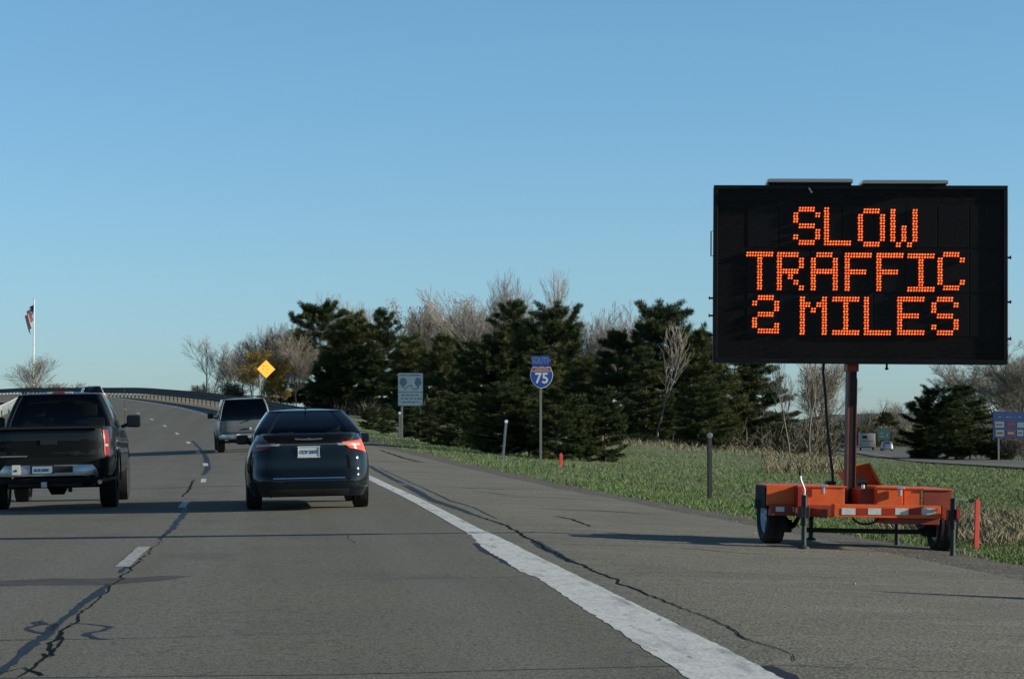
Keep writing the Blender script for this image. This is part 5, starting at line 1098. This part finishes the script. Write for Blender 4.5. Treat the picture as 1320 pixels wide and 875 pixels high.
# grass
def blades(n_,fy,fu,hfun,wfun,m,name,seed,mask=None):
    rg=np.random.default_rng(seed); y=fy(rg,n_); x=fu(rg,n_,y); u=x-c(y); ok=(u>6.75+rg.uniform(0,.5,n_)+.5*np.exp(-((y-23)/5.)**2))
    if mask is not None: ok&=mask(rg,x,y,u)
    x,y=x[ok],y[ok]; n_=len(x); z=Z(x,y)-.01; h=hfun(rg,x,y); w_=wfun(rg,x,y); a=rg.uniform(0,6.283,n_); ln=rg.normal(0,.45,(n_,2))
    dx,dy=np.cos(a)*w_/2,np.sin(a)*w_/2; V=np.stack([np.stack([x-dx,y-dy,z],-1),np.stack([x+dx,y+dy,z],-1),np.stack([x+ln[:,0]*h*.5+dx*.6,y+ln[:,1]*h*.5+dy*.6,z+h*.6],-1),np.stack([x+ln[:,0]*h,y+ln[:,1]*h,z+h],-1)],1)
    i=np.arange(n_)[:,None]*4; return tag(np_mesh(name,V.reshape(-1,3),np.concatenate([i,i+1,i+2,i+3],1),m),kind='stuff')
def inv2(a,b): return lambda rg,n: 1/(1/b+(1/a-1/b)*rg.random(n))
scr=lambda rg,n,y: XL(rg.uniform(440,1345,n),y)
def patch(x,y): return np.sin(x*.9+y*.31)+np.sin(x*.37-y*.53+1)+.7*np.sin(x*1.9+y*1.1)
blades(330000,inv2(19,190),scr,lambda r,x,y:(.03+.055*r.random(len(x)))*(1+.25*patch(x,y))+y*.0003,lambda r,x,y:.005+np.minimum(y,90)*.00019,'grass','grass',21)
blades(110000,inv2(19,190),scr,lambda r,x,y:(.035+.06*r.random(len(x)))+y*.0003,lambda r,x,y:.006+y*.00025,'drygrass','dry_grass',22,lambda r,x,y,u:(r.random(len(x))<.10+.5*(patch(x,y)>.6)*(u>9)+.15*(u>12)))
def tall(r,x,y,u):
    a=PXL(x,y); e=(a>985)&(a<1100)&(y>88)&(y<160); f=(a>1120)&(y>24.5)&(y<36)&(u>8.2); g=(a>640)&(a<1000)&(y>140)&(r.random(len(x))<.25); hh=(a>760)&(a<1010)&(y>155)
    return (e&(r.random(len(x))<.8))|(f&(patch(x,y)>-.4)&(r.random(len(x))<.5))|g|hh
blades(150000,inv2(24,200),lambda rg,n,y:XL(rg.uniform(630,1345,n),y),lambda r,x,y:(.16+.26*r.random(len(x)))*np.where(y<45,.55,1.3),lambda r,x,y:.005+y*.00028,'drygrass','tall_dry_grass',23,tall)
# stones on the gravel and shoulder
rg=np.random.default_rng(9); n=1300; y=1/(1/45+(1/14-1/45)*rg.random(n)); u=np.where(rg.random(n)<.85,rg.normal(6.9,.45,n),rg.uniform(3,6.5,n)); x=u+c(y); s_=rg.uniform(.003,.009,n)*np.where(rg.random(n)<.03,2,1); z=Z(x,y)+s_*.5
o=np.array([[1,0,0],[-1,0,0],[0,1,0],[0,-1,0],[0,0,.7],[0,0,-.7]]); V=(np.stack([x,y,z],-1)[:,None]+o[None]*s_[:,None,None]*rg.uniform(.6,1.3,(n,6,1))).reshape(-1,3)
t_=np.array([[0,2,4],[2,1,4],[1,3,4],[3,0,4],[2,0,5],[1,2,5],[3,1,5],[0,3,5]]); tag(np_mesh('loose_stones',V,(np.arange(n)[:,None,None]*6+t_[None]).reshape(-1,3),'pebble'),kind='stuff')
# pale broken branches on the verge below the shield sign
mb=MB(); a,b,c3,d3=at(655,583,90),at(671,576,90),at(663,592,90),at(680,577,90)
for P_ in ((a,b),(at(656,590,89),at(664,586,89)),(c3,d3)): mb.tube([P_[0],(P_[0]+P_[1])/2+Vector((0,0,.05)),P_[1]],[.045,.05,.03],6)
o=mb.build('broken_branches','palebark',None,True); tag(o,'pale broken branches leaning at the foot of the dark pines behind the shield post','branches')

# unseen woods added behind the viewpoint to darken the reflection in the car paint
rg=np.random.default_rng(15); n=26000; X=rg.uniform(-190,150,n); yy=rg.uniform(-115,-85,n); hh=(11+2.5*np.sin(X*.11)+1.8*np.sin(X*.37+1))*rg.uniform(0,1,n)**.7
nv,nf=needles(np.stack([X,yy,Z(X,yy)+hh],-1),np.tile([0,0,.4],(n,1)),1,2.2,1.0,rg); tag(np_mesh('reflection_woods',nv,nf,'needle'),kind='stuff')
